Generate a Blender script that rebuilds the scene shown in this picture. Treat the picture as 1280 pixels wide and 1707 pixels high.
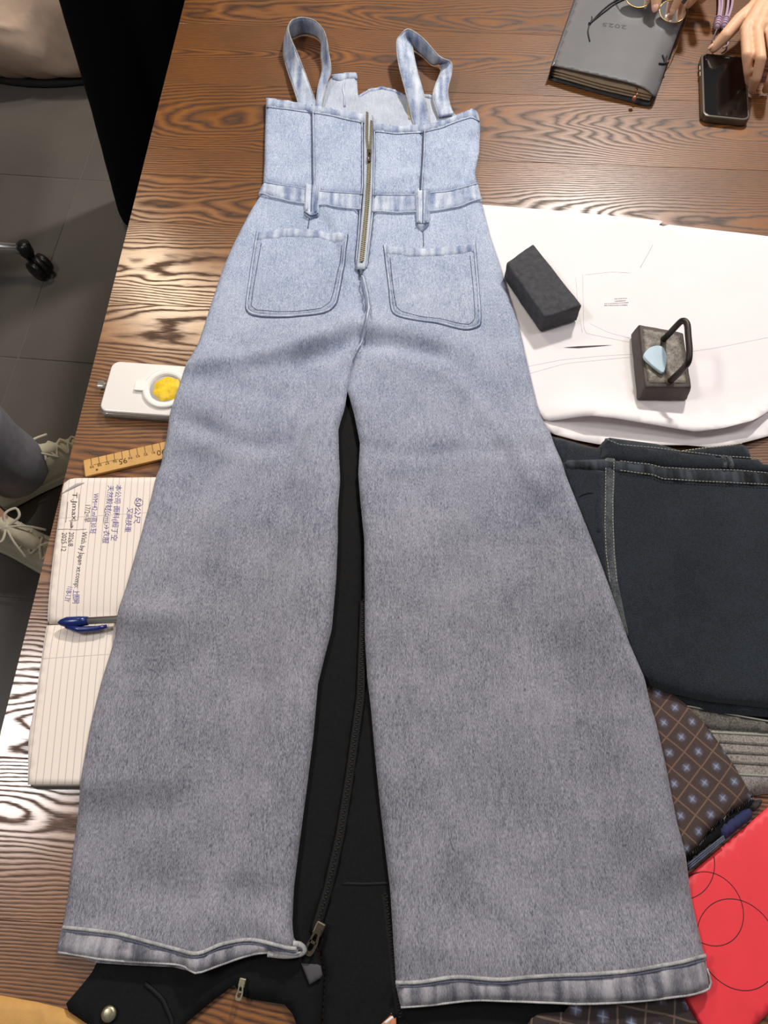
import bpy, bmesh, math, random
import numpy as np
from mathutils import Vector, Matrix, Euler, noise
from mathutils.geometry import delaunay_2d_cdt

for o in list(bpy.data.objects):
    bpy.data.objects.remove(o)
SC = bpy.context.scene
COL = SC.collection
T = 0.75                      # height of the table top

# ------------------------------------------------------------------ camera
cam_d = bpy.data.cameras.new('camera')
cam_d.sensor_fit = 'VERTICAL'; cam_d.sensor_height = 36.0
cam_d.lens = 36.0 * 1283 / 1707
cam_d.clip_start = 0.02
cam = bpy.data.objects.new('camera', cam_d); COL.objects.link(cam)
cam.location = (0, 0, 1.623)
cam.rotation_euler = (math.radians(90 - 65.3), 0, 0)
SC.camera = cam

# ------------------------------------------------------------------ light
SC.view_settings.view_transform = 'Standard'
SC.view_settings.look = 'None'
SC.view_settings.gamma = 1.0
SC.view_settings.use_curve_mapping = False
SC.view_settings.exposure = 0.0
w = bpy.data.worlds.new('world'); SC.world = w; w.use_nodes = True
w.node_tree.nodes['Background'].inputs[0].default_value = (1.0, 0.97, 0.95, 1)
w.node_tree.nodes['Background'].inputs[1].default_value = 0.16

def lamp(name, loc, target, power, size, color=(1, 1, 1), sy=None, spread=180):
    d = bpy.data.lights.new(name, 'AREA')
    d.energy = power; d.size = size; d.color = color
    if sy: d.shape = 'RECTANGLE'; d.size_y = sy
    d.spread = math.radians(spread)
    o = bpy.data.objects.new(name, d); COL.objects.link(o)
    o.location = loc
    o.rotation_euler = (Vector(target) - Vector(loc)).to_track_quat('-Z', 'Y').to_euler()
    return o
lamp('ceiling_spot_far', (0.85, 2.5, 2.75), (0.15, 0.75, T), 60, 0.2, (1.0, 0.96, 0.9))
lamp('ceiling_panel_left', (-1.32, 0.42, 2.75), (-1.32, 0.42, 0), 22, 0.3, (1.0, 0.98, 0.96), 0.6)
lamp('ceiling_spot_left_far', (-1.0, 2.5, 2.75), (-0.15, 1.15, T), 14, 0.45, (1.0, 0.84, 0.62))
lamp('ceiling_panel_right', (1.3, 0.9, 2.75), (0.6, 0.6, T), 10, 0.5, (1.0, 0.95, 0.97))

# ------------------------------------------------------------------ helpers
def lin(r, g, b):
    f = lambda c: (c / 255 / 12.92) if c / 255 <= 0.04045 else ((c / 255 + 0.055) / 1.055) ** 2.4
    return (f(r), f(g), f(b), 1)

def props(o, label=None, cat=None, group=None, kind=None):
    if label: o['label'] = label
    if cat: o['category'] = cat
    if group: o['group'] = group
    if kind: o['kind'] = kind
    return o

def thing(name, label, cat, loc=(0, 0, 0), rotz=0, group=None):
    o = bpy.data.objects.new(name, None); COL.objects.link(o)
    o.empty_display_size = 0.05
    o.location = loc; o.rotation_euler = (0, 0, rotz)
    return props(o, label, cat, group)

def world_of(p):
    m = Matrix.Identity(4)
    ch = []
    while p is not None:
        ch.append(p); p = p.parent
    for q in reversed(ch):
        m = m @ (Matrix.Translation(q.location) @ q.rotation_euler.to_matrix().to_4x4())
    return m

def obj(name, verts, faces, mat, parent=None, smooth=True, local=False, origin=None, bevel=0, bseg=2):
    """one mesh object; verts in world metres unless local (then in the parent's frame)"""
    if parent is not None and not local:
        inv = world_of(parent).inverted()
        verts = [inv @ Vector(v) for v in verts]
    if origin is not None:
        verts = [Vector(v) - Vector(origin) for v in verts]
    me = bpy.data.meshes.new(name)
    me.from_pydata([tuple(v) for v in verts], [], faces)
    me.update()
    if bevel:
        bm = bmesh.new(); bm.from_mesh(me)
        bmesh.ops.remove_doubles(bm, verts=bm.verts, dist=1e-6)
        es = [e for e in bm.edges if len(e.link_faces) == 2 and e.calc_face_angle(0) > 0.5]
        bmesh.ops.bevel(bm, geom=es, offset=bevel, segments=bseg, affect='EDGES', profile=0.5)
        bm.to_mesh(me); bm.free()
    bm = bmesh.new(); bm.from_mesh(me)
    bmesh.ops.recalc_face_normals(bm, faces=bm.faces)
    bm.to_mesh(me); bm.free()
    if smooth:
        for p in me.polygons: p.use_smooth = True
    if mat: me.materials.append(mat)
    o = bpy.data.objects.new(name, me); COL.objects.link(o)
    if origin is not None: o.location = origin
    if parent is not None: o.parent = parent
    return o

class MB:
    """collects shapes for one mesh"""
    def __init__(s): s.v = []; s.f = []
    def add(s, v, f):
        n = len(s.v); s.v += [tuple(p) for p in v]; s.f += [tuple(i + n for i in q) for q in f]
        return s
    def box(s, c, d, rz=0, m=None):
        x, y, z = d[0] / 2, d[1] / 2, d[2] / 2
        vs = [Vector((sx * x, sy * y, sz * z)) for sz in (-1, 1) for sy in (-1, 1) for sx in (-1, 1)]
        R = m if m else Matrix.Rotation(rz, 3, 'Z')
        vs = [R @ v + Vector(c) for v in vs]
        return s.add(vs, [(0, 2, 3, 1), (4, 5, 7, 6), (0, 1, 5, 4), (2, 6, 7, 3), (0, 4, 6, 2), (1, 3, 7, 5)])
    def tube(s, pts, r, n=8, cap=True):
        pts = [Vector(p) for p in pts]
        rs = r if isinstance(r, (list, tuple)) else [r] * len(pts)
        rings = []; up = None
        for i, p in enumerate(pts):
            t = (pts[min(i + 1, len(pts) - 1)] - pts[max(i - 1, 0)]).normalized()
            if up is None:
                up = Vector((0, 0, 1)) if abs(t.z) < 0.9 else Vector((1, 0, 0))
            a = t.cross(up).normalized(); b = a.cross(t).normalized(); up = b
            rings.append([p + rs[i] * (math.cos(2 * math.pi * k / n) * a + math.sin(2 * math.pi * k / n) * b) for k in range(n)])
        v = [q for R in rings for q in R]; f = []
        for i in range(len(pts) - 1):
            for k in range(n):
                f.append((i * n + k, i * n + (k + 1) % n, (i + 1) * n + (k + 1) % n, (i + 1) * n + k))
        if cap:
            f.append(tuple(range(n))[::-1]); f.append(tuple(range((len(pts) - 1) * n, len(pts) * n)))
        return s.add(v, f)
    def lathe(s, prof, c=(0, 0, 0), n=24, m=None):
        R = m if m else Matrix.Identity(3)
        v = []; f = []
        for (r, z) in prof:
            for k in range(n):
                a = 2 * math.pi * k / n
                v.append(R @ Vector((r * math.cos(a), r * math.sin(a), z)) + Vector(c))
        for i in range(len(prof) - 1):
            for k in range(n):
                f.append((i * n + k, i * n + (k + 1) % n, (i + 1) * n + (k + 1) % n, (i + 1) * n + k))
        f.append(tuple(range(n))[::-1]); f.append(tuple(range((len(prof) - 1) * n, len(prof) * n)))
        return s.add(v, f)
    def prism(s, poly, z0, z1):
        n = len(poly)
        v = [(p[0], p[1], z0) for p in poly] + [(p[0], p[1], z1) for p in poly]
        f = [tuple(range(n))[::-1], tuple(range(n, 2 * n))] + [(i, (i + 1) % n, n + (i + 1) % n, n + i) for i in range(n)]
        return s.add(v, f)
    def ball(s, c, r, m=None, n=10):
        prof = [(max(1e-5, math.sin(math.pi * i / n)), -math.cos(math.pi * i / n)) for i in range(n + 1)]
        R = (m if m else Matrix.Identity(3)) @ Matrix.Diagonal(r if hasattr(r, '__len__') else (r, r, r))
        return s.lathe(prof, c, 2 * n, R)
    def build(s, name, mat, parent=None, **k): return obj(name, s.v, s.f, mat, parent, **k)

def catmull(pts, per=6, closed=False):
    P = [np.array(p, float) for p in pts]; out = []
    n = len(P)
    for i in range(n if closed else n - 1):
        if closed: a, b, c, d = P[i - 1], P[i], P[(i + 1) % n], P[(i + 2) % n]
        else: a, b, c, d = P[max(i - 1, 0)], P[i], P[i + 1], P[min(i + 2, n - 1)]
        for k in range(per):
            t = k / per
            out.append(0.5 * ((2 * b) + (-a + c) * t + (2 * a - 5 * b + 4 * c - d) * t * t + (-a + 3 * b - 3 * c + d) * t ** 3))
    if not closed: out.append(P[-1])
    return out

def resample(pts, step, closed=False):
    P = [np.array(p, float)[:3] for p in pts]
    if closed: P = P + [P[0]]
    seg = [np.linalg.norm(P[i + 1] - P[i]) for i in range(len(P) - 1)]
    L = sum(seg); n = max(2, int(round(L / step)))
    out = []; i = 0; acc = 0
    for k in range(n + (0 if closed else 1)):
        d = L * k / n
        while i < len(seg) - 1 and acc + seg[i] < d: acc += seg[i]; i += 1
        t = (d - acc) / max(seg[i], 1e-9)
        out.append(P[i] + (P[i + 1] - P[i]) * min(max(t, 0), 1))
    return out

def dist_poly(x, y, path, closed=True):
    x = np.asarray(x, float); y = np.asarray(y, float)
    d = np.full(x.shape, 1e9); n = len(path)
    for i in range(n if closed else n - 1):
        a = path[i]; b = path[(i + 1) % n]
        ex, ey = b[0] - a[0], b[1] - a[1]; L = ex * ex + ey * ey + 1e-12
        t = np.clip(((x - a[0]) * ex + (y - a[1]) * ey) / L, 0, 1)
        d = np.minimum(d, np.hypot(x - a[0] - t * ex, y - a[1] - t * ey))
    return d

def inside(x, y, path):
    x = np.asarray(x, float); y = np.asarray(y, float)
    c = np.zeros(x.shape, bool); n = len(path)
    for i in range(n):
        a = path[i]; b = path[(i + 1) % n]
        if a[1] == b[1]: continue
        m = ((a[1] > y) != (b[1] > y)) & (x < (b[0] - a[0]) * (y - a[1]) / (b[1] - a[1]) + a[0])
        c ^= m
    return c

def nz(x, y, scale, seed=0.0):
    return np.array([noise.noise(Vector((a * scale, b * scale, seed))) for a, b in zip(np.ravel(x), np.ravel(y))])

def sheet(name, poly, top, bot, mat, parent, step=0.008, rnd=0.008, drop=0.8, smooth_poly=True, **kw):
    """cloth or paper with the outline poly: upper face top(x, y), lower face bot(x, y), rolled edge"""
    if smooth_poly: poly = resample(poly, step, True)
    else: poly = [np.array(p, float) for p in poly]
    b2 = [(p[0], p[1]) for p in poly]
    xs = [p[0] for p in b2]; ys = [p[1] for p in b2]
    gx, gy = np.meshgrid(np.arange(min(xs), max(xs), step), np.arange(min(ys), max(ys), step * 0.9))
    gx[1::2] += step / 2
    gx = gx.ravel(); gy = gy.ravel()
    k = inside(gx, gy, b2); gx = gx[k]; gy = gy[k]
    k = dist_poly(gx, gy, b2) > step * 0.45; gx = gx[k]; gy = gy[k]
    pts = [Vector(p) for p in b2] + [Vector((a, b)) for a, b in zip(gx, gy)]
    r = delaunay_2d_cdt(pts, [], [list(range(len(b2)))], 1, 1e-7)
    vx = np.array([v[0] for v in r[0]]); vy = np.array([v[1] for v in r[0]])
    d = dist_poly(vx, vy, b2)
    zt = np.asarray(top(vx, vy)) * np.ones(len(vx)); zb = np.asarray(bot(vx, vy)) * np.ones(len(vx))
    q = np.clip(1 - d / rnd, 0, 1)
    zt = zt - (zt - zb) * drop * (1 - np.sqrt(np.clip(1 - q * q, 0, 1)))
    n = len(vx)
    V = [(a, b, c) for a, b, c in zip(vx, vy, zt)] + [(a, b, c) for a, b, c in zip(vx, vy, zb)]
    F = [tuple(f) for f in r[2]] + [tuple(i + n for i in reversed(f)) for f in r[2]]
    cnt = {}
    for f in r[2]:
        for i in range(len(f)):
            e = (f[i], f[(i + 1) % len(f)])
            cnt[e] = cnt.get(e, 0) + 1
    for (a, b) in list(cnt):
        if (b, a) not in cnt: F.append((b, a, a + n, b + n))
    return obj(name, V, F, mat, parent, **kw)

def ribbon(name, path, width, zf, mat, parent, thick=0.0012, step=0.006, dash=None, gap=None, lift=0.0):
    """narrow raised strip (a seam, a stitch line, a drawn line) that follows the surface zf(x, y)"""
    p = resample(path, step)
    mb = MB()
    def run(q):
        q = [np.array(a) for a in q]
        if len(q) < 2: return
        X = np.array([a[0] for a in q]); Y = np.array([a[1] for a in q])
        Z = np.asarray(zf(X, Y)) * np.ones(len(q)) + lift
        v = []; f = []
        for i in range(len(q)):
            t = q[min(i + 1, len(q) - 1)] - q[max(i - 1, 0)]
            nrm = np.array([-t[1], t[0]]) / (math.hypot(t[0], t[1]) + 1e-9) * width / 2
            v += [(X[i] - nrm[0], Y[i] - nrm[1], Z[i] - 0.0006), (X[i] - nrm[0] * .55, Y[i] - nrm[1] * .55, Z[i] + thick),
                  (X[i] + nrm[0] * .55, Y[i] + nrm[1] * .55, Z[i] + thick), (X[i] + nrm[0], Y[i] + nrm[1], Z[i] - 0.0006)]
        for i in range(len(q) - 1):
            a = i * 4; b = a + 4
            for k in range(3): f.append((a + k, a + k + 1, b + k + 1, b + k))
            f.append((a + 3, a, b, b + 3))
        f.append((0, 3, 2, 1)); e = (len(q) - 1) * 4; f.append((e, e + 1, e + 2, e + 3))
        mb.add(v, f)
    if dash:
        q = resample(path, dash + gap)
        for a, b in zip(q[:-1], q[1:]):
            run([a, a + (b - a) * dash / (dash + gap)])
        o = mb.build(name, mat, parent, smooth=False); o['kind'] = 'stuff'
        return o
    run(p)
    return mb.build(name, mat, parent)

def text_mesh(body, size, mat, name, parent, a, b=None, rot=0, zf=None, z=0, extrude=0.0, align='LEFT', jitter=0, shear=0):
    """lettering from a to b (world) laid on the surface zf or at height z; returns a child mesh"""
    mb = MB(); rnd_ = random.Random(body)
    cu = bpy.data.curves.new('t', 'FONT'); cu.body = body; cu.size = size; cu.shear = shear
    cu.align_x = align; cu.align_y = 'CENTER'; cu.resolution_u = 2
    to = bpy.data.objects.new('t', cu); COL.objects.link(to)
    bpy.context.view_layer.update()
    me = bpy.data.meshes.new_from_object(to.evaluated_get(bpy.context.evaluated_depsgraph_get()))
    vs = [Vector(v.co) for v in me.vertices]; fs = [tuple(p.vertices) for p in me.polygons]
    bpy.data.objects.remove(to); bpy.data.curves.remove(cu); bpy.data.meshes.remove(me)
    if not vs: return mb
    sx = 1.0
    if b is not None:
        L = math.hypot(b[0] - a[0], b[1] - a[1]); rot = math.atan2(b[1] - a[1], b[0] - a[0])
        x0 = min(v.x for v in vs); x1 = max(v.x for v in vs); sx = L / (x1 - x0)
        for v in vs: v.x = (v.x - x0) * sx
    out = []
    for v in vs:
        y = v.y + jitter * math.sin(v.x * 420 + len(body))
        x = v.x + jitter * 0.6 * math.sin(v.y * 700 + v.x * 300)
        out.append((a[0] + x * math.cos(rot) - y * math.sin(rot), a[1] + x * math.sin(rot) + y * math.cos(rot)))
    X = np.array([p[0] for p in out]); Y = np.array([p[1] for p in out])
    Z = np.asarray(zf(X, Y)) * np.ones(len(X)) if zf else np.full(len(X), z)
    V = [(x, y, q) for x, y, q in zip(X, Y, Z)]
    mb.add(V, fs)
    if name is None: return mb
    return mb.build(name, mat, parent, smooth=False)

# ------------------------------------------------------------------ materials
def mat_new(name):
    m = bpy.data.materials.new(name); m.use_nodes = True
    nt = m.node_tree; b = nt.nodes['Principled BSDF']
    return m, nt, b
def N(nt, t, **k):
    n = nt.nodes.new(t)
    for a, v in k.items():
        if a in n.inputs: n.inputs[a].default_value = v
        else: setattr(n, a, v)
    return n
def ramp(nt, stops):
    r = nt.nodes.new('ShaderNodeValToRGB'); e = r.color_ramp.elements
    while len(e) < len(stops): e.new(0.5)
    for i, (p, c) in enumerate(stops): e[i].position = p; e[i].color = c
    return r
def coords(nt, scale, rot=(0, 0, 0), loc=(0, 0, 0), out='Object'):
    tc = nt.nodes.new('ShaderNodeTexCoord'); mp = nt.nodes.new('ShaderNodeMapping')
    mp.inputs['Scale'].default_value = scale; mp.inputs['Rotation'].default_value = rot; mp.inputs['Location'].default_value = loc
    nt.links.new(tc.outputs[out], mp.inputs['Vector'])
    return mp.outputs[0]
def mixc(nt, fac, a, b, mode='MIX'):
    m = nt.nodes.new('ShaderNodeMix'); m.data_type = 'RGBA'; m.blend_type = mode
    for s, v in ((0, fac), (6, a), (7, b)):
        if isinstance(v, (int, float)): m.inputs[s].default_value = v
        elif isinstance(v, tuple): m.inputs[s].default_value = v
        else: nt.links.new(v, m.inputs[s])
    return m.outputs[2]
def mth(nt, op, a, b=None, c=None):
    m = nt.nodes.new('ShaderNodeMath'); m.operation = op
    for i, v in enumerate((a, b, c)):
        if v is None: continue
        if isinstance(v, (int, float)): m.inputs[i].default_value = v
        else: nt.links.new(v, m.inputs[i])
    return m.outputs[0]
def noise_tex(nt, vec, scale=1, detail=2, rough=0.5, dist=0):
    n = N(nt, 'ShaderNodeTexNoise', Scale=scale, Detail=detail, Roughness=rough, Distortion=dist)
    nt.links.new(vec, n.inputs['Vector']); return n.outputs['Fac']
def bump(nt, b, h, strength=0.3, dist=0.001):
    n = N(nt, 'ShaderNodeBump', Strength=strength, Distance=dist)
    nt.links.new(h, n.inputs['Height']); nt.links.new(n.outputs[0], b.inputs['Normal'])

def plain(name, rgb, rough=0.5, metal=0, var=0.0, scale=40, spec=0.5, bmp=0, bscale=400, trans=0, coat=0):
    m, nt, b = mat_new(name)
    b.inputs['Roughness'].default_value = rough; b.inputs['Metallic'].default_value = metal
    b.inputs['Specular IOR Level'].default_value = spec
    b.inputs['Transmission Weight'].default_value = trans
    b.inputs['Coat Weight'].default_value = coat
    c = lin(*rgb)
    v = coords(nt, (1, 1, 1))
    f = noise_tex(nt, v, scale, 4, 0.6)
    lo = tuple(x * (1 - var) for x in c[:3]) + (1,); hi = tuple(min(1, x * (1 + var)) for x in c[:3]) + (1,)
    r = ramp(nt, [(0.3, lo), (0.7, hi)]); nt.links.new(f, r.inputs[0])
    nt.links.new(r.outputs[0], b.inputs['Base Color'])
    if bmp:
        bump(nt, b, noise_tex(nt, v, bscale, 4, 0.6), bmp, 0.001)
    return m

def denim(name, dark, light, y_light=None, sx=1600, sy=300, contrast=1.0, patch=0.25, wear=0.0, pucker=0.0, sheen=0.15, dark2=None, light2=None):
    """woven slub: short warp streaks of dark and pale yarn; y_fade = (y0, y1) along which the wash turns from the second pair to the first"""
    m, nt, b = mat_new(name)
    v = coords(nt, (sx, sy, 300))
    f1 = noise_tex(nt, v, 1.0, 3, 0.7, 0.0)
    v2 = coords(nt, (1, 1, 1))
    f2 = noise_tex(nt, v2, 14, 3, 0.6)
    f3 = noise_tex(nt, coords(nt, (sx * 0.3, sy * 0.22, 60)), 1.0, 2, 0.5)
    f4 = noise_tex(nt, coords(nt, (62, 62, 62)), 1.0, 2, 0.6)
    tot = contrast + 0.2 + patch + wear + pucker
    s = mth(nt, 'ADD', mth(nt, 'MULTIPLY', f1, contrast / tot), mth(nt, 'MULTIPLY', f3, 0.2 / tot))
    s = mth(nt, 'ADD', s, mth(nt, 'MULTIPLY', f2, patch / tot))
    s = mth(nt, 'ADD', s, mth(nt, 'MULTIPLY', f4, wear / tot))
    if pucker:
        f5 = noise_tex(nt, coords(nt, (105, 14, 14)), 1.0, 1, 0.5)
        f5 = mth(nt, 'ADD', mth(nt, 'MULTIPLY', mth(nt, 'SUBTRACT', f5, 0.5), 1.8), 0.5)
        s = mth(nt, 'ADD', s, mth(nt, 'MULTIPLY', f5, pucker / tot))
    mid = 0.5
    def col(d, l):
        r = ramp(nt, [(mid - 0.13, lin(*d)), (mid + 0.13, lin(*l))]); nt.links.new(s, r.inputs[0]); return r.outputs[0]
    c = col(dark, light)
    if y_light:
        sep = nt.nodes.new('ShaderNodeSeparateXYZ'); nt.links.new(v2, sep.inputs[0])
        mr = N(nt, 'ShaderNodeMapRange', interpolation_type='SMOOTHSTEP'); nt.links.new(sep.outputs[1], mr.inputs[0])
        mr.inputs[1].default_value = y_light[0]; mr.inputs[2].default_value = y_light[1]
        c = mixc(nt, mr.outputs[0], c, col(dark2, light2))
    nt.links.new(c, b.inputs['Base Color'])
    b.inputs['Roughness'].default_value = 0.92; b.inputs['Specular IOR Level'].default_value = 0.15
    b.inputs['Sheen Weight'].default_value = sheen; b.inputs['Sheen Roughness'].default_value = 0.6
    bump(nt, b, s, 0.35, 0.0012)
    return m

def wood_mat(name):
    m, nt, b = mat_new(name)
    info = nt.nodes.new('ShaderNodeObjectInfo'); rd = info.outputs['Random']
    tc = nt.nodes.new('ShaderNodeTexCoord'); sep = nt.nodes.new('ShaderNodeSeparateXYZ')
    nt.links.new(tc.outputs['Object'], sep.inputs[0])
    X, Y = sep.outputs[0], sep.outputs[1]
    off = mth(nt, 'MULTIPLY', rd, 37.0)
    cmb = nt.nodes.new('ShaderNodeCombineXYZ')
    nt.links.new(mth(nt, 'ADD', mth(nt, 'MULTIPLY', X, 1.6), off), cmb.inputs[0])
    nt.links.new(mth(nt, 'MULTIPLY', Y, 5.0), cmb.inputs[1]); nt.links.new(off, cmb.inputs[2])
    n1 = noise_tex(nt, cmb.outputs[0], 1.0, 3, 0.55, 0.4)
    cmb2 = nt.nodes.new('ShaderNodeCombineXYZ')
    nt.links.new(mth(nt, 'ADD', mth(nt, 'MULTIPLY', X, 28), off), cmb2.inputs[0])
    nt.links.new(mth(nt, 'MULTIPLY', Y, 110), cmb2.inputs[1])
    n2 = noise_tex(nt, cmb2.outputs[0], 1.0, 2, 0.5)
    # growth rings around a pith that runs at a slant below the board: straight edge grain and cathedral arches
    y0 = mth(nt, 'MULTIPLY', mth(nt, 'SUBTRACT', mth(nt, 'FRACT', mth(nt, 'MULTIPLY', rd, 7.3)), 0.5), 0.09)
    sl = mth(nt, 'MULTIPLY', mth(nt, 'SUBTRACT', mth(nt, 'FRACT', mth(nt, 'MULTIPLY', rd, 13.7)), 0.5), 0.22)
    yy = mth(nt, 'SUBTRACT', Y, y0)
    zz = mth(nt, 'ADD', mth(nt, 'ADD', mth(nt, 'MULTIPLY', X, sl), 0.085), mth(nt, 'MULTIPLY', mth(nt, 'SUBTRACT', n1, 0.5), 0.1))
    r = mth(nt, 'SQRT', mth(nt, 'ADD', mth(nt, 'MULTIPLY', mth(nt, 'MULTIPLY', yy, yy), 2.2), mth(nt, 'MULTIPLY', zz, zz)))
    r = mth(nt, 'ADD', r, mth(nt, 'MULTIPLY', mth(nt, 'SUBTRACT', n2, 0.5), 0.003))
    ring = mth(nt, 'FRACT', mth(nt, 'MULTIPLY', r, 200))
    tri = mth(nt, 'ABSOLUTE', mth(nt, 'SUBTRACT', mth(nt, 'MULTIPLY', ring, 2), 1))
    cmb3 = nt.nodes.new('ShaderNodeCombineXYZ')
    nt.links.new(mth(nt, 'MULTIPLY', X, 60), cmb3.inputs[0]); nt.links.new(mth(nt, 'MULTIPLY', Y, 1300), cmb3.inputs[1]); nt.links.new(off, cmb3.inputs[2])
    pores = noise_tex(nt, cmb3.outputs[0], 1.0, 2, 0.6)
    g = mth(nt, 'ADD', mth(nt, 'MULTIPLY', tri, 0.62), mth(nt, 'MULTIPLY', pores, 0.62))
    cr = ramp(nt, [(0.25, lin(50, 32, 19)), (0.52, lin(106, 66, 33)), (0.85, lin(142, 93, 47))])
    nt.links.new(g, cr.inputs[0])
    big = noise_tex(nt, tc.outputs['Object'], 5, 2, 0.5)
    br = ramp(nt, [(0.3, (0.72, 0.7, 0.7, 1)), (0.7, (1.12, 1.05, 0.95, 1))]); nt.links.new(big, br.inputs[0])
    c = mixc(nt, 1.0, cr.outputs[0], br.outputs[0], 'MULTIPLY')
    nt.links.new(c, b.inputs['Base Color'])
    rr = N(nt, 'ShaderNodeMapRange'); nt.links.new(g, rr.inputs[0])
    rr.inputs[1].default_value = 0.2; rr.inputs[2].default_value = 0.8; rr.inputs[3].default_value = 0.60; rr.inputs[4].default_value = 0.32
    nt.links.new(rr.outputs[0], b.inputs['Roughness'])
    b.inputs['Specular IOR Level'].default_value = 0.5
    cw = N(nt, 'ShaderNodeMapRange'); nt.links.new(g, cw.inputs[0])
    cw.inputs[1].default_value = 0.42; cw.inputs[2].default_value = 0.66; cw.inputs[3].default_value = 0.0; cw.inputs[4].default_value = 1.0
    nt.links.new(cw.outputs[0], b.inputs['Coat Weight']); b.inputs['Coat Roughness'].default_value = 0.17
    bump(nt, b, g, 0.16, 0.001)
    return m

M = {}
M['wood'] = wood_mat('brown_stained_oak')
M['wood_edge'] = plain('dark_table_frame', (62, 40, 26), 0.5, var=0.3, scale=60)
M['denim'] = denim('washed_blue_denim', (75, 77, 90), (170, 167, 177), y_light=(-0.7, 0.05), dark2=(118, 136, 172), light2=(214, 223, 240))  # brighter, bluer bodice pair: the stronger light there is put into the colour
M['denim_seam'] = denim('washed_seam_denim', (82, 83, 95), (176, 172, 178), y_light=(-0.62, -0.02), dark2=(112, 128, 166), light2=(216, 224, 236), patch=0.2, wear=0.5, pucker=0.7)  # seams carry the same painted light from bodice to hem
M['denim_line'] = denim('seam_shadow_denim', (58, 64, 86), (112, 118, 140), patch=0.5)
M['denim_pale'] = denim('pale_seam_ridge', (116, 116, 120), (204, 202, 200), patch=0.3, wear=0.8)
M['denim_pale_blue'] = denim('pale_blue_seam_ridge', (128, 142, 174), (216, 224, 238), patch=0.3, wear=0.8)
M['denim_inside'] = denim('pale_denim_inside', (158, 166, 182), (210, 216, 228), contrast=0.5, patch=0.4)
M['stitch'] = plain('grey_blue_thread', (120, 130, 150), 0.8)
M['stitch_pale'] = plain('pale_thread', (196, 186, 160), 0.8)
M['denim_dark'] = denim('dark_indigo_denim', (5, 7, 11), (42, 49, 60), sx=950, sy=650, patch=0.3)
M['denim_dark_seam'] = denim('dark_indigo_seam', (6, 8, 12), (58, 64, 72), sx=1000, sy=600, patch=0.1, wear=0.3, pucker=1.0)
M['denim_dark_rope'] = denim('dark_indigo_roped_seam', (6, 8, 12), (96, 100, 104), sx=700, sy=700, patch=0.1, wear=0.5)
M['denim_grey'] = denim('washed_grey_denim', (92, 86, 82), (168, 160, 154), sx=700, sy=420)
M['denim_grey_dark'] = denim('grey_waistband_denim', (56, 54, 50), (120, 114, 106), sx=500, sy=500)
M['stitch_grey'] = plain('light_grey_thread', (150, 150, 140), 0.8)
M['black_cloth'] = plain('matt_black_cloth', (17, 17, 18), 0.85, var=0.25, scale=300, spec=0.2, bmp=0.2, bscale=1500)
M['black_trim'] = plain('black_seam_tape', (11, 11, 12), 0.7, spec=0.3)
M['black_wool'] = plain('black_trouser_cloth', (9, 9, 10), 0.95, spec=0.1)
M['paper'] = plain('white_pattern_paper', (240, 233, 233), 0.8, var=0.02, scale=8, spec=0.2)
M['pencil'] = plain('grey_pencil', (168, 162, 162), 0.8)
M['pencil_dark'] = plain('dark_slit', (70, 62, 60), 0.8)
M['brass'] = plain('antique_brass', (168, 160, 134), 0.38, metal=0.9, var=0.2, scale=500)
M['brass_dark'] = plain('dark_brass', (86, 78, 66), 0.4, metal=0.8, var=0.2)
M['copper'] = plain('copper_bead', (205, 150, 125), 0.3, metal=0.8)
M['gold'] = plain('gold_wire', (196, 158, 96), 0.3, metal=0.9)
M['stone'] = plain('charcoal_stone', (72, 72, 76), 0.9, var=0.25, scale=120, spec=0.25, bmp=0.6, bscale=300)
M['iron'] = plain('cast_iron_side', (64, 52, 48), 0.6, var=0.25, scale=60, bmp=0.4, bscale=250)
M['iron_top'] = plain('worn_cast_iron', (104, 96, 86), 0.5, metal=0.2, var=0.65, scale=120, bmp=0.9, bscale=180)
M['iron_rod'] = plain('dark_iron_rod', (46, 34, 32), 0.45, metal=0.3, var=0.2)
M['chalk'] = plain('pale_blue_chalk', (188, 210, 222), 0.6, var=0.06)
M['chrome'] = plain('chrome', (225, 223, 220), 0.34, metal=1.0)
M['black_plastic'] = plain('black_plastic', (18, 18, 18), 0.35)
M['white_plastic'] = plain('white_gloss_plastic', (232, 226, 220), 0.22)
M['white_ring'] = plain('white_ring_plastic', (240, 236, 230), 0.3)
M['grey_inset'] = plain('grey_inset', (190, 184, 180), 0.35)
M['clear'] = plain('clear_case', (225, 225, 220), 0.08, trans=0.85)
M['yellow'] = plain('crumpled_yellow', (236, 196, 24), 0.45, var=0.2, scale=130, bmp=0.8, bscale=150)
M['bamboo'] = plain('bamboo', (204, 156, 88), 0.45, var=0.12, scale=60)
M['ink_black'] = plain('black_print', (48, 34, 20), 0.7)
M['ink'] = plain('dark_ink', (58, 50, 62), 0.7)
M['ink_blue'] = plain('violet_ink', (92, 78, 150), 0.7)
M['pen_blue'] = plain('dark_blue_plastic', (22, 40, 104), 0.25)
M['pen_clear'] = plain('pen_barrel', (150, 150, 142), 0.15, trans=0.5)
M['pen_tube'] = plain('pen_refill', (88, 70, 66), 0.3)
M['page_edge'] = plain('page_edges', (222, 208, 186), 0.8, var=0.08, scale=200)
M['cover_grey'] = plain('grey_leatherette', (92, 90, 92), 0.55, var=0.06, scale=30, bmp=0.1, bscale=900)
M['cover_dark'] = plain('dark_cover_edge', (24, 22, 24), 0.5)
M['emboss'] = plain('embossed_print', (58, 54, 56), 0.6)
M['planner_pages'] = plain('cream_pages', (182, 160, 132), 0.8, var=0.1, scale=120)
M['cord'] = plain('black_cord', (14, 13, 14), 0.7)
M['screen'] = plain('black_glass_screen', (8, 8, 9), 0.12, var=0.2, coat=0.3)
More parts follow.
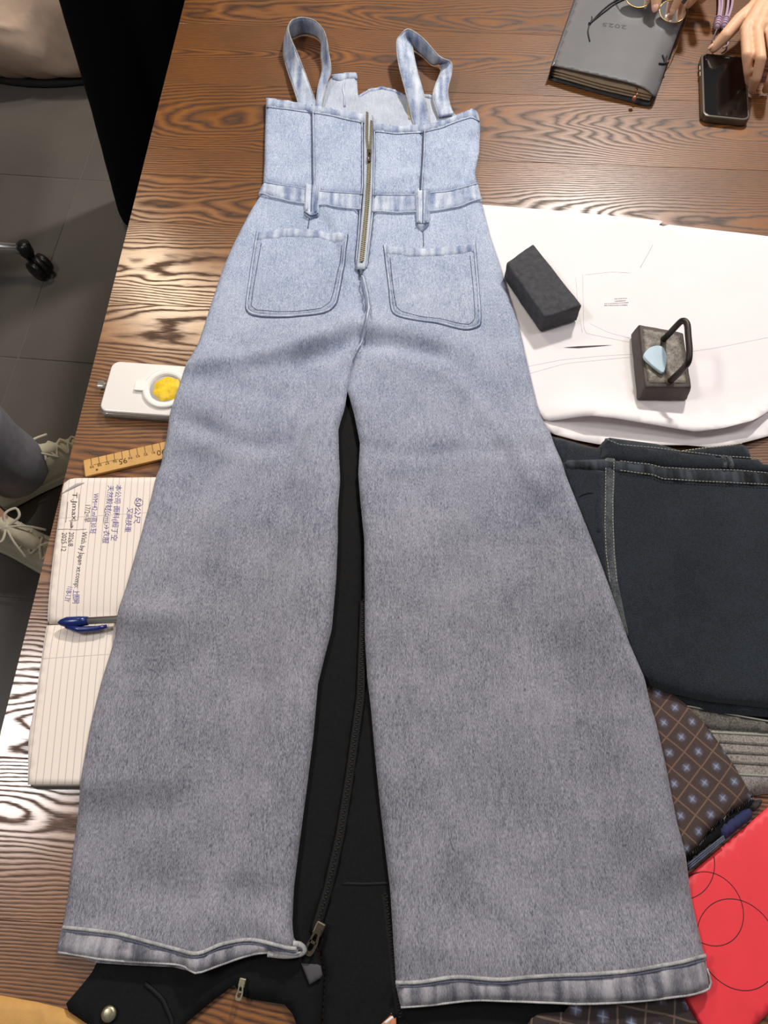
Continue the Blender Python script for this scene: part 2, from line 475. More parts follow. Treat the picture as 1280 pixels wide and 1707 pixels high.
M['phone_frame'] = plain('phone_case_rim', (96, 88, 78), 0.3, metal=0.4)
M['lavender'] = plain('lavender_cord', (178, 152, 172), 0.75, var=0.12, scale=400)
M['silver'] = plain('silver', (200, 190, 195), 0.25, metal=0.9)
M['red'] = plain('red_card', (242, 60, 70), 0.5, var=0.05, scale=25, bmp=0.08, bscale=700)
M['ring_line'] = plain('black_printed_line', (66, 12, 18), 0.7)
M['kraft'] = plain('tan_leather', (198, 148, 78), 0.6, var=0.08, scale=70, bmp=0.3, bscale=700)
M['navy'] = plain('navy_cloth', (40, 44, 84), 0.9, var=0.15, scale=200)
M['rib'] = plain('ribbed_black', (44, 41, 40), 0.8, var=0.35, scale=300)
M['zip_dark'] = plain('black_oxide_teeth', (52, 48, 46), 0.45, metal=0.7)
M['orange_tag'] = plain('woven_tag', (206, 132, 92), 0.7, var=0.35, scale=350)
M['grey_lining'] = plain('grey_lining', (74, 72, 76), 0.8)
M['beige'] = plain('beige_cloth', (196, 170, 150), 0.85, var=0.1, scale=20)
M['beige_dark'] = plain('dark_base_cloth', (34, 26, 26), 0.9)
M['skin'] = plain('skin', (226, 178, 144), 0.5, var=0.07, scale=30, spec=0.35)
M['skin'].node_tree.nodes['Principled BSDF'].inputs['Subsurface Weight'].default_value = 0.08
M['skin'].node_tree.nodes['Principled BSDF'].inputs['Subsurface Radius'].default_value = (0.01, 0.004, 0.002)
M['nail'] = plain('fingernail', (226, 176, 156), 0.3)
M['grey_trouser'] = plain('grey_trouser_cloth', (132, 128, 134), 0.9, var=0.1, scale=60, bmp=0.2, bscale=900)
M['sneaker'] = plain('cream_canvas', (226, 216, 188), 0.75, var=0.08, scale=90, bmp=0.2, bscale=800)
M['sole'] = plain('rubber_sole', (226, 218, 196), 0.6, var=0.06)
M['sole_dark'] = plain('dark_outsole', (40, 36, 34), 0.8)
M['lace'] = plain('cream_lace', (232, 222, 198), 0.8)
M['hair'] = plain('black_hair', (14, 12, 12), 0.5)
M['top_dark'] = plain('dark_knit_top', (22, 20, 22), 0.9)
M['top_grey'] = plain('grey_sweatshirt', (96, 94, 98), 0.9)
M['lens'] = plain('spectacle_lens', (205, 210, 210), 0.03, trans=0.95)
M['tile'] = plain('grey_floor_tile', (96, 90, 85), 0.42, var=0.12, scale=3, spec=0.4, bmp=0.05, bscale=60)
M['grout'] = plain('grout', (101, 95, 90), 0.8)

def page_mat():
    """cream paper with pale grey ruled lines across the notebook's local x and one margin line"""
    m, nt, b = mat_new('ruled_cream_paper')
    tc = nt.nodes.new('ShaderNodeTexCoord'); sep = nt.nodes.new('ShaderNodeSeparateXYZ'); nt.links.new(tc.outputs['Object'], sep.inputs[0])
    wob = noise_tex(nt, tc.outputs['Object'], 8, 1, 0.5)
    fx = mth(nt, 'FRACT', mth(nt, 'ADD', mth(nt, 'MULTIPLY', sep.outputs[0], 1 / 0.0078), mth(nt, 'MULTIPLY', wob, 0.25)))
    ln = mth(nt, 'LESS_THAN', mth(nt, 'ABSOLUTE', mth(nt, 'SUBTRACT', fx, 0.5)), 0.055)
    m1 = mth(nt, 'LESS_THAN', mth(nt, 'ABSOLUTE', mth(nt, 'SUBTRACT', mth(nt, 'ABSOLUTE', mth(nt, 'ADD', sep.outputs[1], -0.042)), 0.0875)), 0.0004)
    l = mth(nt, 'MAXIMUM', ln, m1)
    c = mixc(nt, mth(nt, 'MULTIPLY', l, 0.75), lin(238, 224, 212), lin(176, 166, 164))
    nt.links.new(c, b.inputs['Base Color']); b.inputs['Roughness'].default_value = 0.8; b.inputs['Specular IOR Level'].default_value = 0.2
    return m
M['page'] = page_mat()

def plaid_mat(name, ang, base, base2, line, cell=0.0195, cross=(120, 128, 152)):
    m, nt, b = mat_new(name)
    v = coords(nt, (1 / cell, 1 / cell, 1), rot=(0, 0, ang))
    sep = nt.nodes.new('ShaderNodeSeparateXYZ'); nt.links.new(v, sep.inputs[0])
    wb = noise_tex(nt, coords(nt, (30, 30, 30)), 1, 1, 0.5)
    def tri(s, o=0.0):
        f = mth(nt, 'FRACT', mth(nt, 'ADD', mth(nt, 'ADD', s, o), mth(nt, 'MULTIPLY', wb, 0.12)))
        return mth(nt, 'ABSOLUTE', mth(nt, 'SUBTRACT', f, 0.5))
    a, c = tri(sep.outputs[0]), tri(sep.outputs[1])
    a2, c2 = tri(sep.outputs[0], 0.5), tri(sep.outputs[1], 0.5)
    la = mth(nt, 'LESS_THAN', a, 0.036); lc = mth(nt, 'LESS_THAN', c, 0.036)
    def soft(t, w_):
        mr = N(nt, 'ShaderNodeMapRange'); nt.links.new(t, mr.inputs[0]); mr.inputs[1].default_value = w_; mr.inputs[2].default_value = 0.02
        return mr.outputs[0]
    pa, pc = soft(a2, 0.24), soft(c2, 0.24)
    w_ = noise_tex(nt, coords(nt, (900, 900, 900), rot=(0, 0, ang)), 1, 2, 0.6)
    col = mixc(nt, w_, lin(*base), lin(*base2))
    col = mixc(nt, mth(nt, 'MULTIPLY', mth(nt, 'MULTIPLY', pa, pc), 0.85), col, lin(*cross))
    thin = mth(nt, 'MAXIMUM', mth(nt, 'MULTIPLY', mth(nt, 'LESS_THAN', a2, 0.03), pc), mth(nt, 'MULTIPLY', mth(nt, 'LESS_THAN', c2, 0.03), pa))
    col = mixc(nt, mth(nt, 'MULTIPLY', thin, 0.8), col, lin(150, 156, 176))
    col = mixc(nt, mth(nt, 'MULTIPLY', mth(nt, 'MAXIMUM', la, lc), 0.75), col, lin(*line))
    nt.links.new(col, b.inputs['Base Color']); b.inputs['Roughness'].default_value = 0.9; b.inputs['Specular IOR Level'].default_value = 0.15
    bump(nt, b, w_, 0.2, 0.0006)
    return m
M['plaid'] = plaid_mat('brown_plaid_flannel', math.radians(43), (58, 47, 45), (92, 78, 75), (128, 100, 82), cell=0.0222)
M['plaid_dark'] = plaid_mat('dark_plaid_flannel', math.radians(12), (44, 36, 36), (70, 62, 62), (112, 94, 84), cell=0.026)

# ------------------------------------------------------------------ floor of large tiles
floor = thing('floor', None, None, (0, 0, -0.02), math.radians(-5)); floor['kind'] = 'structure'
MB().box((0, 0.6, 0.009), (7, 7, 0.018)).build('grout_bed', M['grout'], floor, local=True, smooth=False)
tile_me = None
random.seed(4)
for i in range(-4, 4):
    for j in range(-2, 6):
        c = (-0.405 + i * 0.63 + 0.315, 0.463 + j * 0.63 - 0.315, 0.0)
        if tile_me is None:
            o = MB().box((0, 0, 0.01), (0.6265, 0.6265, 0.02)).build('tile', M['tile'], floor, local=True, smooth=False, bevel=0.0015, bseg=1)
            tile_me = o.data
        else:
            o = bpy.data.objects.new('tile', tile_me); COL.objects.link(o); o.parent = floor
        o.location = (c[0], c[1], random.uniform(-0.0004, 0.0))

# ------------------------------------------------------------------ table
TH = math.radians(-2.9)
tc_ = (-0.397 + 0.78 * math.cos(TH), 0.652 + 0.78 * math.sin(TH))
table = thing('work_table', 'long brown stained oak work table with strong arched grain, everything lies on it', 'table', (tc_[0], tc_[1], 0), TH)
PWD = 0.1555
pl = None
for k in range(15):
    y = (k - 7) * PWD
    if pl is None:
        o = MB().box((0, 0, 0), (1.56, PWD - 0.0001, 0.04)).build('plank', M['wood'], table, local=True, smooth=False, bevel=0.0005, bseg=1); pl = o.data
    else:
        o = bpy.data.objects.new('plank', pl); COL.objects.link(o); o.parent = table
    o.location = (0, y, T - 0.02)
for sx in (-1, 1):
    MB().box((sx * 0.7, 0, T - 0.075), (0.03, 2.16, 0.07)).build('apron', M['wood_edge'], table, local=True, smooth=False, bevel=0.002)
    for sy in (-1, 1):
        MB().box((sx * 0.67, sy * 1.05, (T - 0.041) / 2), (0.08, 0.08, T - 0.041)).build('leg', M['wood_edge'], table, local=True, smooth=False, bevel=0.004)

# ------------------------------------------------------------------ height field of what lies under the soft things
RES = 0.005
GX = np.arange(-0.7, 1.00, RES); GY = np.arange(-0.4, 1.6, RES)
HX, HY = np.meshgrid(GX, GY)
SUP = np.zeros(HX.shape)
DR = [None]
def support(poly, h):
    m = inside(HX, HY, [(p[0], p[1]) for p in poly])
    SUP[m] = np.maximum(SUP[m], h)
def settle(slope=0.45):
    h = SUP.copy()
    for k in range(40):
        for dx, dy, L in ((1, 0, 1), (-1, 0, 1), (0, 1, 1), (0, -1, 1), (1, 1, 1.414), (1, -1, 1.414), (-1, 1, 1.414), (-1, -1, 1.414)):
            h = np.maximum(h, np.roll(np.roll(h, dx, 1), dy, 0) - slope * RES * L)
    b = h.copy()
    for k in range(6):
        b = (b + np.roll(b, 1, 0) + np.roll(b, -1, 0) + np.roll(b, 1, 1) + np.roll(b, -1, 1)) / 5
        b = np.maximum(b, SUP)
    DR[0] = b
def drape(x, y):
    x = np.asarray(x, float); y = np.asarray(y, float)
    fx = np.clip((x - GX[0]) / RES, 0, len(GX) - 2); fy = np.clip((y - GY[0]) / RES, 0, len(GY) - 2)
    i = fx.astype(int); j = fy.astype(int); a = fx - i; b = fy - j; D = DR[0]
    return T + D[j, i] * (1 - a) * (1 - b) + D[j, i + 1] * a * (1 - b) + D[j + 1, i] * (1 - a) * b + D[j + 1, i + 1] * a * b
def flat(h): return lambda x, y: np.full(np.shape(x), T + h)

# ------------------------------------------------------------------ tan leather in the near left corner
p = [(-0.4064, -0.1089, 0.753), (-0.3706, -0.1138, 0.753), (-0.3348, -0.1192, 0.753), (-0.3079, -0.1246, 0.753), (-0.2806, -0.1334, 0.753), (-0.2506, -0.143, 0.753), (-0.2285, -0.1804, 0.753), (-0.4012, -0.1804, 0.753)]
o = sheet('leather_sheet', p, flat(0.003), flat(0.0004), M['kraft'], None, 0.012, 0.004, origin=(p[3][0], p[3][1], T))
props(o, 'tan leather sheet corner on the table below the jumpsuit, beside the black jacket', 'leather')
support(p, 0.004)

# ------------------------------------------------------------------ black jacket under the legs
jk = [(-0.0416, 0.5772, 0.758), (-0.0921, 0.4769, 0.758), (-0.1159, 0.2129, 0.758), (-0.1334, 0.0246, 0.758), (-0.2013, -0.0626, 0.758), (-0.2785, -0.0806, 0.758), (-0.2848, -0.0958, 0.758), (-0.3074, -0.1229, 0.758), (-0.2781, -0.1384, 0.758), (-0.25, -0.1748, 0.758), (-0.1972, -0.1748, 0.758), (-0.1918, -0.1384, 0.758), (-0.1664, -0.119, 0.758), (-0.1446, -0.1043, 0.758), (-0.1363, -0.1151, 0.758), (-0.0928, -0.121, 0.758), (-0.0831, -0.1336, 0.758), (-0.0778, -0.1748, 0.758), (0.0333, -0.1748, 0.758), (0.1242, -0.1469, 0.758), (0.1765, -0.1326, 0.758), (0.1698, -0.0832, 0.758), (0.0856, -0.0035, 0.758), (0.0402, 0.1789, 0.758), (0.0146, 0.3605, 0.758), (-0.0078, 0.5124, 0.758)]
jacket = thing('black_jacket', 'black zipped jacket spread on the table under the jumpsuit, showing between its legs', 'jacket', (jk[0][0], 0.2, T))
jw = lambda x, y: T + 0.008 + 0.0022 * nz(x, y, 14, 3.0) + 0.001 * nz(x, y, 45, 8.0)
jl = [(-0.0416, 0.5772, 0.758), (-0.0921, 0.4769, 0.758), (-0.1159, 0.2129, 0.758), (-0.1334, 0.0246, 0.758), (-0.2013, -0.0626, 0.758), (-0.2785, -0.0806, 0.758), (-0.2848, -0.0958, 0.758), (-0.3074, -0.1229, 0.758), (-0.2781, -0.1384, 0.758), (-0.25, -0.1748, 0.758), (-0.1972, -0.1748, 0.758), (-0.1918, -0.1384, 0.758), (-0.1664, -0.119, 0.758), (-0.1446, -0.1043, 0.758), (-0.1363, -0.1151, 0.758), (-0.0928, -0.121, 0.758), (-0.0831, -0.1336, 0.758), (-0.0778, -0.1748, 0.758), (-0.0611, -0.1748, 0.758), (-0.0582, -0.0933, 0.758), (-0.0711, -0.0626, 0.758), (-0.057, -0.02, 0.758), (-0.0461, 0.0303, 0.758), (-0.0372, 0.0896, 0.758), (-0.0267, 0.1723, 0.758), (-0.0248, 0.3605, 0.758), (-0.0314, 0.5305, 0.758)]
jr = [(-0.0306, 0.5305, 0.758), (-0.0241, 0.3605, 0.758), (-0.0254, 0.1723, 0.758), (-0.0359, 0.0896, 0.758), (-0.0448, 0.0303, 0.758), (-0.0558, -0.02, 0.758), (-0.0693, -0.0626, 0.758), (-0.0565, -0.0933, 0.758), (-0.0594, -0.1748, 0.758), (0.0333, -0.1748, 0.758), (0.1242, -0.1469, 0.758), (0.1765, -0.1326, 0.758), (0.1698, -0.0832, 0.758), (0.0856, -0.0035, 0.758), (0.0402, 0.1789, 0.758), (0.0146, 0.3605, 0.758), (-0.0078, 0.5124, 0.758)]
sheet('left_panel', jl, jw, flat(0.0045), M['black_cloth'], jacket, 0.011, 0.008, 0.6)
sheet('right_panel', jr, lambda x, y: jw(x, y) + 0.001, flat(0.0045), M['black_cloth'], jacket, 0.011, 0.006, 0.6)
def zip_teeth(name, path, pitch, size, z, mat, parent):
    mb = MB(); q = resample(path, pitch)
    for i in range(len(q) - 1):
        t = q[i + 1] - q[i]; a = math.atan2(t[1], t[0])
        s = (1 if i % 2 else -1) * size[1] * 0.22
        c = q[i]
        zz = float(np.asarray(z(np.array([c[0]]), np.array([c[1]])))[0]) if callable(z) else z
        mb.box((c[0] - math.sin(a) * s, c[1] + math.cos(a) * s, zz), (size[0], size[1], size[2]), a)
    o = mb.build(name, mat, parent, smooth=False); o['kind'] = 'stuff'; return o
zp1 = [(-0.0232, 0.2828, 0.762), (-0.026, 0.1715, 0.762), (-0.0364, 0.0891, 0.762), (-0.0452, 0.0302, 0.762), (-0.0561, -0.0199, 0.762), (-0.0684, -0.0602, 0.762)]
zp2 = [(0.0018, -0.0253, 0.762), (0.0053, -0.0519, 0.762), (0.0088, -0.0777, 0.762), (0.0121, -0.1077, 0.762), (0.0159, -0.132, 0.762)]
for zp in (zp1, zp2):
    ribbon('zipper_tape', zp, 0.012, jw, M['black_trim'], jacket, 0.001, lift=0.0005)
    zip_teeth('zipper_teeth', zp, 0.0026, (0.0012, 0.0026, 0.0013), lambda x, y: jw(x, y) + 0.0026, M['zip_dark'], jacket)
def zip_pull(parent, a, b, mat, z, s=1.0):
    """slider body at a with a holed pull tab that lies towards b"""
    ang = math.atan2(b[1] - a[1], b[0] - a[0]); L = math.hypot(b[0] - a[0], b[1] - a[1])
    sl = MB().box((a[0], a[1], z + 0.002), (0.010 * s, 0.008 * s, 0.005 * s), ang).build('zipper_slider', mat, parent, smooth=False, bevel=0.0012 * s)
    mb = MB(); R = Matrix.Rotation(ang, 3, 'Z'); W = 0.0042 * s
    n = 20; ring = []
    out = []; inn = []
    for k in range(n):
        t = 2 * math.pi * k / n
        ox, oy = L / 2 + (L / 2) * math.copysign(abs(math.cos(t)) ** 0.6, math.cos(t)), W * math.copysign(abs(math.sin(t)) ** 0.6, math.sin(t)) * (1.0 if math.cos(t) > 0 else 0.75)
        out.append((ox, oy)); inn.append((L / 2 + (ox - L / 2) * 0.66, oy * 0.5))
    v = []
    for zz in (0, 0.0016 * s):
        for (x, y) in out + inn:
            q = R @ Vector((x, y, 0)); v.append((a[0] + q.x, a[1] + q.y, z + 0.004 * s + zz))
    f = []
    for k in range(n):
        k2 = (k + 1) % n
        f += [(2 * n + k, 2 * n + k2, 3 * n + k2, 3 * n + k), (k2, k, n + k, n + k2), (k, k2, 2 * n + k2, 2 * n + k), (n + k2, n + k, 3 * n + k, 3 * n + k2)]
    mb.add(v, f)
    # cross bar between the two holes of the tab
    q = R @ Vector((L * 0.5, 0, 0)); mb.box((a[0] + q.x, a[1] + q.y, z + 0.0048 * s), (0.002 * s, W * 1.3, 0.0016 * s), ang)
    mb.build('pull_tab', mat, sl, smooth=False)
    return sl
a, b = [(-0.0637, -0.056, 0.764), (-0.0746, -0.0786, 0.764)]; zip_pull(jacket, a, b, M['brass_dark'], T + 0.012, 1.25)
a, b = [(-0.1361, -0.1018, 0.762), (-0.1389, -0.1165, 0.762)]; zip_pull(jacket, a, b, M['brass'], T + 0.0105, 0.8)
sb = [(-0.2609, -0.1275, 0.76)][0]
MB().lathe([(0.001, -0.002), (0.0065, -0.002), (0.0072, 0.0), (0.0068, 0.0018), (0.004, 0.0028), (0.0005, 0.003)], (sb[0], sb[1], T + 0.0105), 24).build('snap_button', M['brass'], jacket)
ribbon('hem_seam', [(-0.0424, -0.0162, 0.76), (-0.0182, -0.0167, 0.76), (0.0091, -0.0156, 0.76)], 0.004, jw, M['black_trim'], jacket, 0.0008, lift=0.0008)
ribbon('placket_seam', [(-0.231, -0.103, 0.76), (-0.2122, -0.1154, 0.76), (-0.2016, -0.1323, 0.76), (-0.1961, -0.156, 0.76)], 0.005, jw, M['black_trim'], jacket, 0.0014, lift=0.0006)
p = [(-0.0803, -0.0858, 0.762), (-0.0616, -0.0868, 0.762), (-0.059, -0.0968, 0.762), (-0.0714, -0.1038, 0.762)]
sheet('lining_corner', p, flat(0.0125), flat(0.0115), M['grey_lining'], jacket, 0.004, 0.002)
p = [(-0.0056, -0.1394, 0.7635), (-0.0011, -0.1318, 0.7635), (0.0068, -0.1265, 0.7635), (0.0113, -0.1299, 0.7635), (0.0118, -0.1394, 0.7635)]
sheet('woven_tag', p, flat(0.0138), flat(0.0128), M['orange_tag'], jacket, 0.003, 0.001, smooth_poly=False)
ribbon('tag_stripe', [(0.0006, -0.1345, 0.7642), (0.0085, -0.1293, 0.7642)], 0.003, flat(0.0138), M['paper'], jacket, 0.0003, 0.003)
ribbon('tag_stripe', [(-0.0034, -0.1345, 0.7642), (0.0068, -0.1269, 0.7642), (0.0107, -0.1302, 0.7642)], 0.0016, flat(0.0138), M['black_trim'], jacket, 0.0003, 0.003)
support(jk, 0.0125)

# ------------------------------------------------------------------ open ruled notebook
nb_o = [(-0.3934, 0.2589, 0.75)][0]; NR = math.radians(4)
nbk = thing('open_notebook', 'open ruled notebook with violet handwriting, half under the left jumpsuit leg', 'notebook', (nb_o[0], nb_o[1], T), NR)
def nlocal(p):
    q = Matrix.Rotation(-NR, 2) @ Vector((p[0] - nb_o[0], p[1] - nb_o[1])); return (q.x, q.y)
def page_h(ly):
    a = np.abs(ly)
    return 0.0035 + 0.0065 * np.clip(1 - np.exp(-a / 0.022), 0, 1)
def page_z(x, y):
    lx = (np.asarray(x) - nb_o[0]) * math.cos(NR) + (np.asarray(y) - nb_o[1]) * math.sin(NR)
    ly = -(np.asarray(x) - nb_o[0]) * math.sin(NR) + (np.asarray(y) - nb_o[1]) * math.cos(NR)
    return T + page_h(ly)
up = [(-0.4029, 0.4292, 0.759), (-0.4021, 0.4377, 0.759), (-0.3949, 0.4444, 0.759), (-0.265, 0.4461, 0.759), (-0.2438, 0.2605, 0.759), (-0.3928, 0.2562, 0.759), (-0.3982, 0.3366, 0.759)]
lo = [(-0.3926, 0.2548, 0.759), (-0.2437, 0.2591, 0.759), (-0.2229, 0.0773, 0.759), (-0.3784, 0.0773, 0.759), (-0.3873, 0.1267, 0.759), (-0.3874, 0.1655, 0.759), (-0.3901, 0.223, 0.759)]
for nm, pg in (('upper_page_block', up), ('lower_page_block', lo)):
    sheet(nm, pg, lambda x, y: page_z(x, y) - 0.0004, flat(0.0022), M['page_edge'], nbk, 0.008, 0.002, 0.5)
    c = np.mean([q[:2] for q in pg], axis=0)
    pg2 = [(c[0] + (q[0] - c[0]) * 0.985, c[1] + (q[1] - c[1]) * 0.99) for q in pg]
    sheet('page', pg2, lambda x, y: page_z(x, y) + 0.0003, lambda x, y: page_z(x, y) - 0.0002, M['page'], nbk, 0.008, 0.001, 0.3)
cv = [(-0.4032, 0.4465, 0.75), (-0.2677, 0.4499, 0.75), (-0.246, 0.2603, 0.75), (-0.2249, 0.0745, 0.75), (-0.3778, 0.0745, 0.75), (-0.3861, 0.1249, 0.75), (-0.3931, 0.2574, 0.75)]
sheet('cover', cv, flat(0.002), flat(0.0004), M['cover_grey'], nbk, 0.01, 0.001, 0.5)
p = [(-0.4022, 0.4212, 0.76), (-0.3752, 0.4372, 0.76), (-0.3856, 0.4363, 0.76), (-0.3962, 0.4279, 0.76)]
sheet('folded_corner', p, lambda x, y: page_z(x, y) + 0.0022, lambda x, y: page_z(x, y) + 0.0005, M['pencil'], nbk, 0.004, 0.002)  # raised flap in grey, painting the fold shadow of the dented page
def nw(x, y): return page_z(x, y) + 0.0005
ink = {'violet': MB(), 'dark': MB()}
for body, pts, col in (
        ('T.Jmax', [(-0.3861, 0.4232, 0.76), (-0.3802, 0.3851, 0.76)], 'dark'),
        ('⇒', [(-0.3837, 0.384, 0.76), (-0.3819, 0.3738, 0.76)], 'dark'),
        ('2026/8', [(-0.3813, 0.3699, 0.76), (-0.3794, 0.3511, 0.76)], 'dark'),
        ('2025.12', [(-0.3899, 0.3694, 0.76), (-0.3865, 0.345, 0.76)], 'dark'),
        ('With by Japan xt.comp:', [(-0.3648, 0.3699, 0.76), (-0.3635, 0.2984, 0.76)], 'dark'),
        ('上图网', [(-0.3638, 0.2963, 0.76), (-0.362, 0.2797, 0.76)], 'violet'),
        ('11/B-1.3Y', [(-0.3714, 0.3, 0.76), (-0.3727, 0.2818, 0.76)], 'violet'),
        ('WM=42.m/高30.轻', [(-0.3596, 0.422, 0.76), (-0.3552, 0.3677, 0.76)], 'violet'),
        ('17/2=早', [(-0.3671, 0.4063, 0.76), (-0.3648, 0.3829, 0.76)], 'dark'),
        ('天然毅材(cms→衣服', [(-0.3429, 0.4338, 0.76), (-0.3378, 0.3549, 0.76)], 'violet'),
        ('本公司 面料(超丁空', [(-0.3329, 0.4344, 0.76), (-0.3281, 0.3582, 0.76)], 'violet'),
        ('50公尺', [(-0.3056, 0.4156, 0.76), (-0.3036, 0.3817, 0.76)], 'violet'),
        ('又高技重', [(-0.3143, 0.4029, 0.76), (-0.313, 0.3694, 0.76)], 'violet')):
    t = text_mesh(body, 0.0088, None, None, None, pts[0], pts[1], zf=nw, jitter=0.00028, shear=0.12)
    ink[col].add(t.v, t.f)
props(ink['dark'].build('handwriting', M['ink'], nbk, smooth=False), 'dark ink handwriting', kind='stuff')
props(ink['violet'].build('handwriting', M['ink_blue'], nbk, smooth=False), 'violet ink handwriting', kind='stuff')
for pth in ([(-0.38, 0.4214, 0.76), (-0.3763, 0.3937, 0.76), (-0.3756, 0.385, 0.76), (-0.3864, 0.385, 0.76)], [(-0.3924, 0.4109, 0.76), (-0.3911, 0.3971, 0.76), (-0.3902, 0.3829, 0.76)],
            [(-0.3983, 0.3733, 0.76), (-0.3866, 0.3738, 0.76), (-0.3761, 0.3728, 0.76), (-0.3634, 0.3738, 0.76)],
            catmull([(-0.3095, 0.4098, 0.76), (-0.3081, 0.4147, 0.76), (-0.3045, 0.4158, 0.76), (-0.2999, 0.4121, 0.76), (-0.299, 0.4075, 0.76), (-0.3025, 0.404, 0.76), (-0.3068, 0.4052, 0.76), (-0.3095, 0.4098, 0.76)], 4),
            catmull([(-0.3418, 0.4052, 0.76), (-0.3453, 0.4006, 0.76), (-0.3434, 0.3948, 0.76), (-0.3442, 0.3868, 0.76), (-0.3422, 0.38, 0.76), (-0.3387, 0.3778, 0.76)], 4)):
    ribbon('ink_line', pth, 0.0006, nw, M['ink'], nbk, 0.0002, 0.004)
support(up, 0.0125); support(lo, 0.0125)

# ------------------------------------------------------------------ blue capped ballpoint on the notebook
pa, pb, pc = [(-0.3745, 0.254, 0.764), (-0.3479, 0.2561, 0.764), (-0.2827, 0.2597, 0.764)]
ax = Vector((pc[0] - pa[0], pc[1] - pa[1], 0)).normalized(); pz = T + 0.0165
pen = thing('ballpoint_pen', 'blue capped ballpoint pen lying in the notebook fold', 'pen', (pa[0], pa[1], pz))
def along(a, d, z=0, s=0): 
    sd = Vector((-ax.y, ax.x, 0)); return Vector((a[0], a[1], pz + z)) + ax * d + sd * s
MB().tube([along(pa, 0), along(pa, 0.003), along(pa, 0.01), along(pa, 0.024), along(pa, 0.034)], [0.0012, 0.0036, 0.0062, 0.006, 0.0052], 14).build('cap', M['pen_blue'], pen)
MB().tube([along(pa, 0.01, 0.000, -0.004), along(pa, 0.025, -0.001, -0.0095), along(pa, 0.045, -0.001, -0.0095), along(pa, 0.056, -0.001, -0.0075)], [0.0035, 0.004, 0.0032, 0.0022], 10).build('clip', M['pen_blue'], pen)
MB().tube([along(pa, 0.03), along(pa, 0.14)], 0.0042, 12).build('barrel', M['pen_clear'], pen)
MB().tube([along(pa, 0.03, 0.0012, 0.0012), along(pa, 0.125, 0.0012, 0.0012)], 0.0028, 8).build('refill', M['pen_tube'], pen)
support([along(pa, 0.075, 0, -0.006), along(pa, 0.14, 0, -0.006), along(pa, 0.14, 0, 0.006), along(pa, 0.075, 0, 0.006)], 0.0235)

# ------------------------------------------------------------------ bamboo ruler
ra, rb = [(-0.385, 0.4719, 0.756), (-0.2744, 0.5019, 0.756)]; rc, = [(-0.3753, 0.4477, 0.756)]
RA = math.atan2(rb[1] - ra[1], rb[0] - ra[0]); RW = 0.0245
rul = thing('wooden_ruler', 'bamboo ruler with black centimetre marks sticking out from under the jumpsuit', 'ruler', (ra[0], ra[1], T), RA)
MB().box((0.1, -RW / 2, 0.0032), (0.2, RW, 0.0056)).build('stick', M['bamboo'], rul, local=True, bevel=0.001, bseg=2, smooth=False)
tk = MB()
for k in range(12): tk.box((0.0098 + k * 0.0098, -(0.0055 if (k + 1) % 5 else 0.0065), 0.0061), (0.0006, 0.011 if (k + 1) % 5 else 0.013, 0.0002))
tk.box((0.028, -0.0105, 0.0061), (0.032, 0.0004, 0.0002))
o = tk.build('scale_marks', M['ink_black'], rul, local=True, smooth=False)
def rtxt(s, lx, ly, size):
    q = Matrix.Rotation(RA, 2) @ Vector((lx, ly)); return text_mesh(s, size, M['ink_black'], 'numeral', rul, (ra[0] + q.x, ra[1] + q.y), rot=RA + math.pi, z=T + 0.0062, align='CENTER')
for k in range(11):
    s, lx, big = str(99 - k), 0.0098 * (k + 1), (k + 1) % 5 == 0
    rtxt(s, lx, -0.0145 if big else -0.0125, 0.0115 if big else 0.0055)
rtxt('★', 0.0155, -0.0185, 0.005)
q = [Matrix.Rotation(RA, 2) @ Vector(c) for c in ((0.1, 0), (0.2, 0), (0.2, -RW), (0.1, -RW))]
support([(ra[0] + c.x, ra[1] + c.y) for c in q], 0.008)

# ------------------------------------------------------------------ white device in a clear case with a ring holder
w0, w1, w2 = [(-0.3638, 0.6189, 0.766), (-0.3703, 0.5402, 0.766), (-0.2496, 0.6091, 0.766)]
WA = math.atan2(w2[1] - w0[1], w2[0] - w0[0])
dev = thing('power_bank', 'white power bank in a clear case with ring holder, left of the jumpsuit hip', 'power bank', (w0[0], w0[1], T), WA)
dl = Matrix.Rotation(-WA, 2)
def dloc(p): v = dl @ Vector((p[0] - w0[0], p[1] - w0[1])); return (v.x, v.y)
bl = dloc(w1); W_ = abs(bl[1]); x0_ = min(0, bl[0]) - 0.004
def rrect(x0, x1, y0, y1, r, n=6):
    out = []
    for (cx, cy, a0) in ((x1 - r, y1 - r, 0), (x0 + r, y1 - r, 90), (x0 + r, y0 + r, 180), (x1 - r, y0 + r, 270)):
        for k in range(n + 1):
            a = math.radians(a0 + 90 * k / n); out.append((cx + r * math.cos(a), cy + r * math.sin(a)))
    return out
xL = x0_ + 0.002
MB().prism(rrect(xL, xL + 0.15, -W_, 0.0, 0.011), 0.003, 0.0155).build('body', M['white_plastic'], dev, local=True, bevel=0.0022, bseg=3, smooth=False)
MB().prism(rrect(xL - 0.002, xL + 0.152, -W_ - 0.002, 0.002, 0.012), 0.0004, 0.0118).build('clear_case', M['clear'], dev, local=True, bevel=0.0015, bseg=2, smooth=False)
nb_ = dloc([(-0.3801, 0.5867, 0.758)][0])
MB().box((nb_[0] + 0.001, nb_[1], 0.007), (0.009, 0.01, 0.006)).build('strap_tab', M['clear'], dev, local=True, bevel=0.0015, smooth=False)
rcn = dloc([(-0.2883, 0.5733, 0.768)][0])
MB().lathe([(0.0212, 0.0), (0.03, 0.0), (0.0306, 0.0012), (0.03, 0.0032), (0.028, 0.0038), (0.0235, 0.0036), (0.0218, 0.0028), (0.0212, 0.0)], (rcn[0], rcn[1], 0.0156), 48).build('ring_holder', M['white_ring'], dev, local=True)
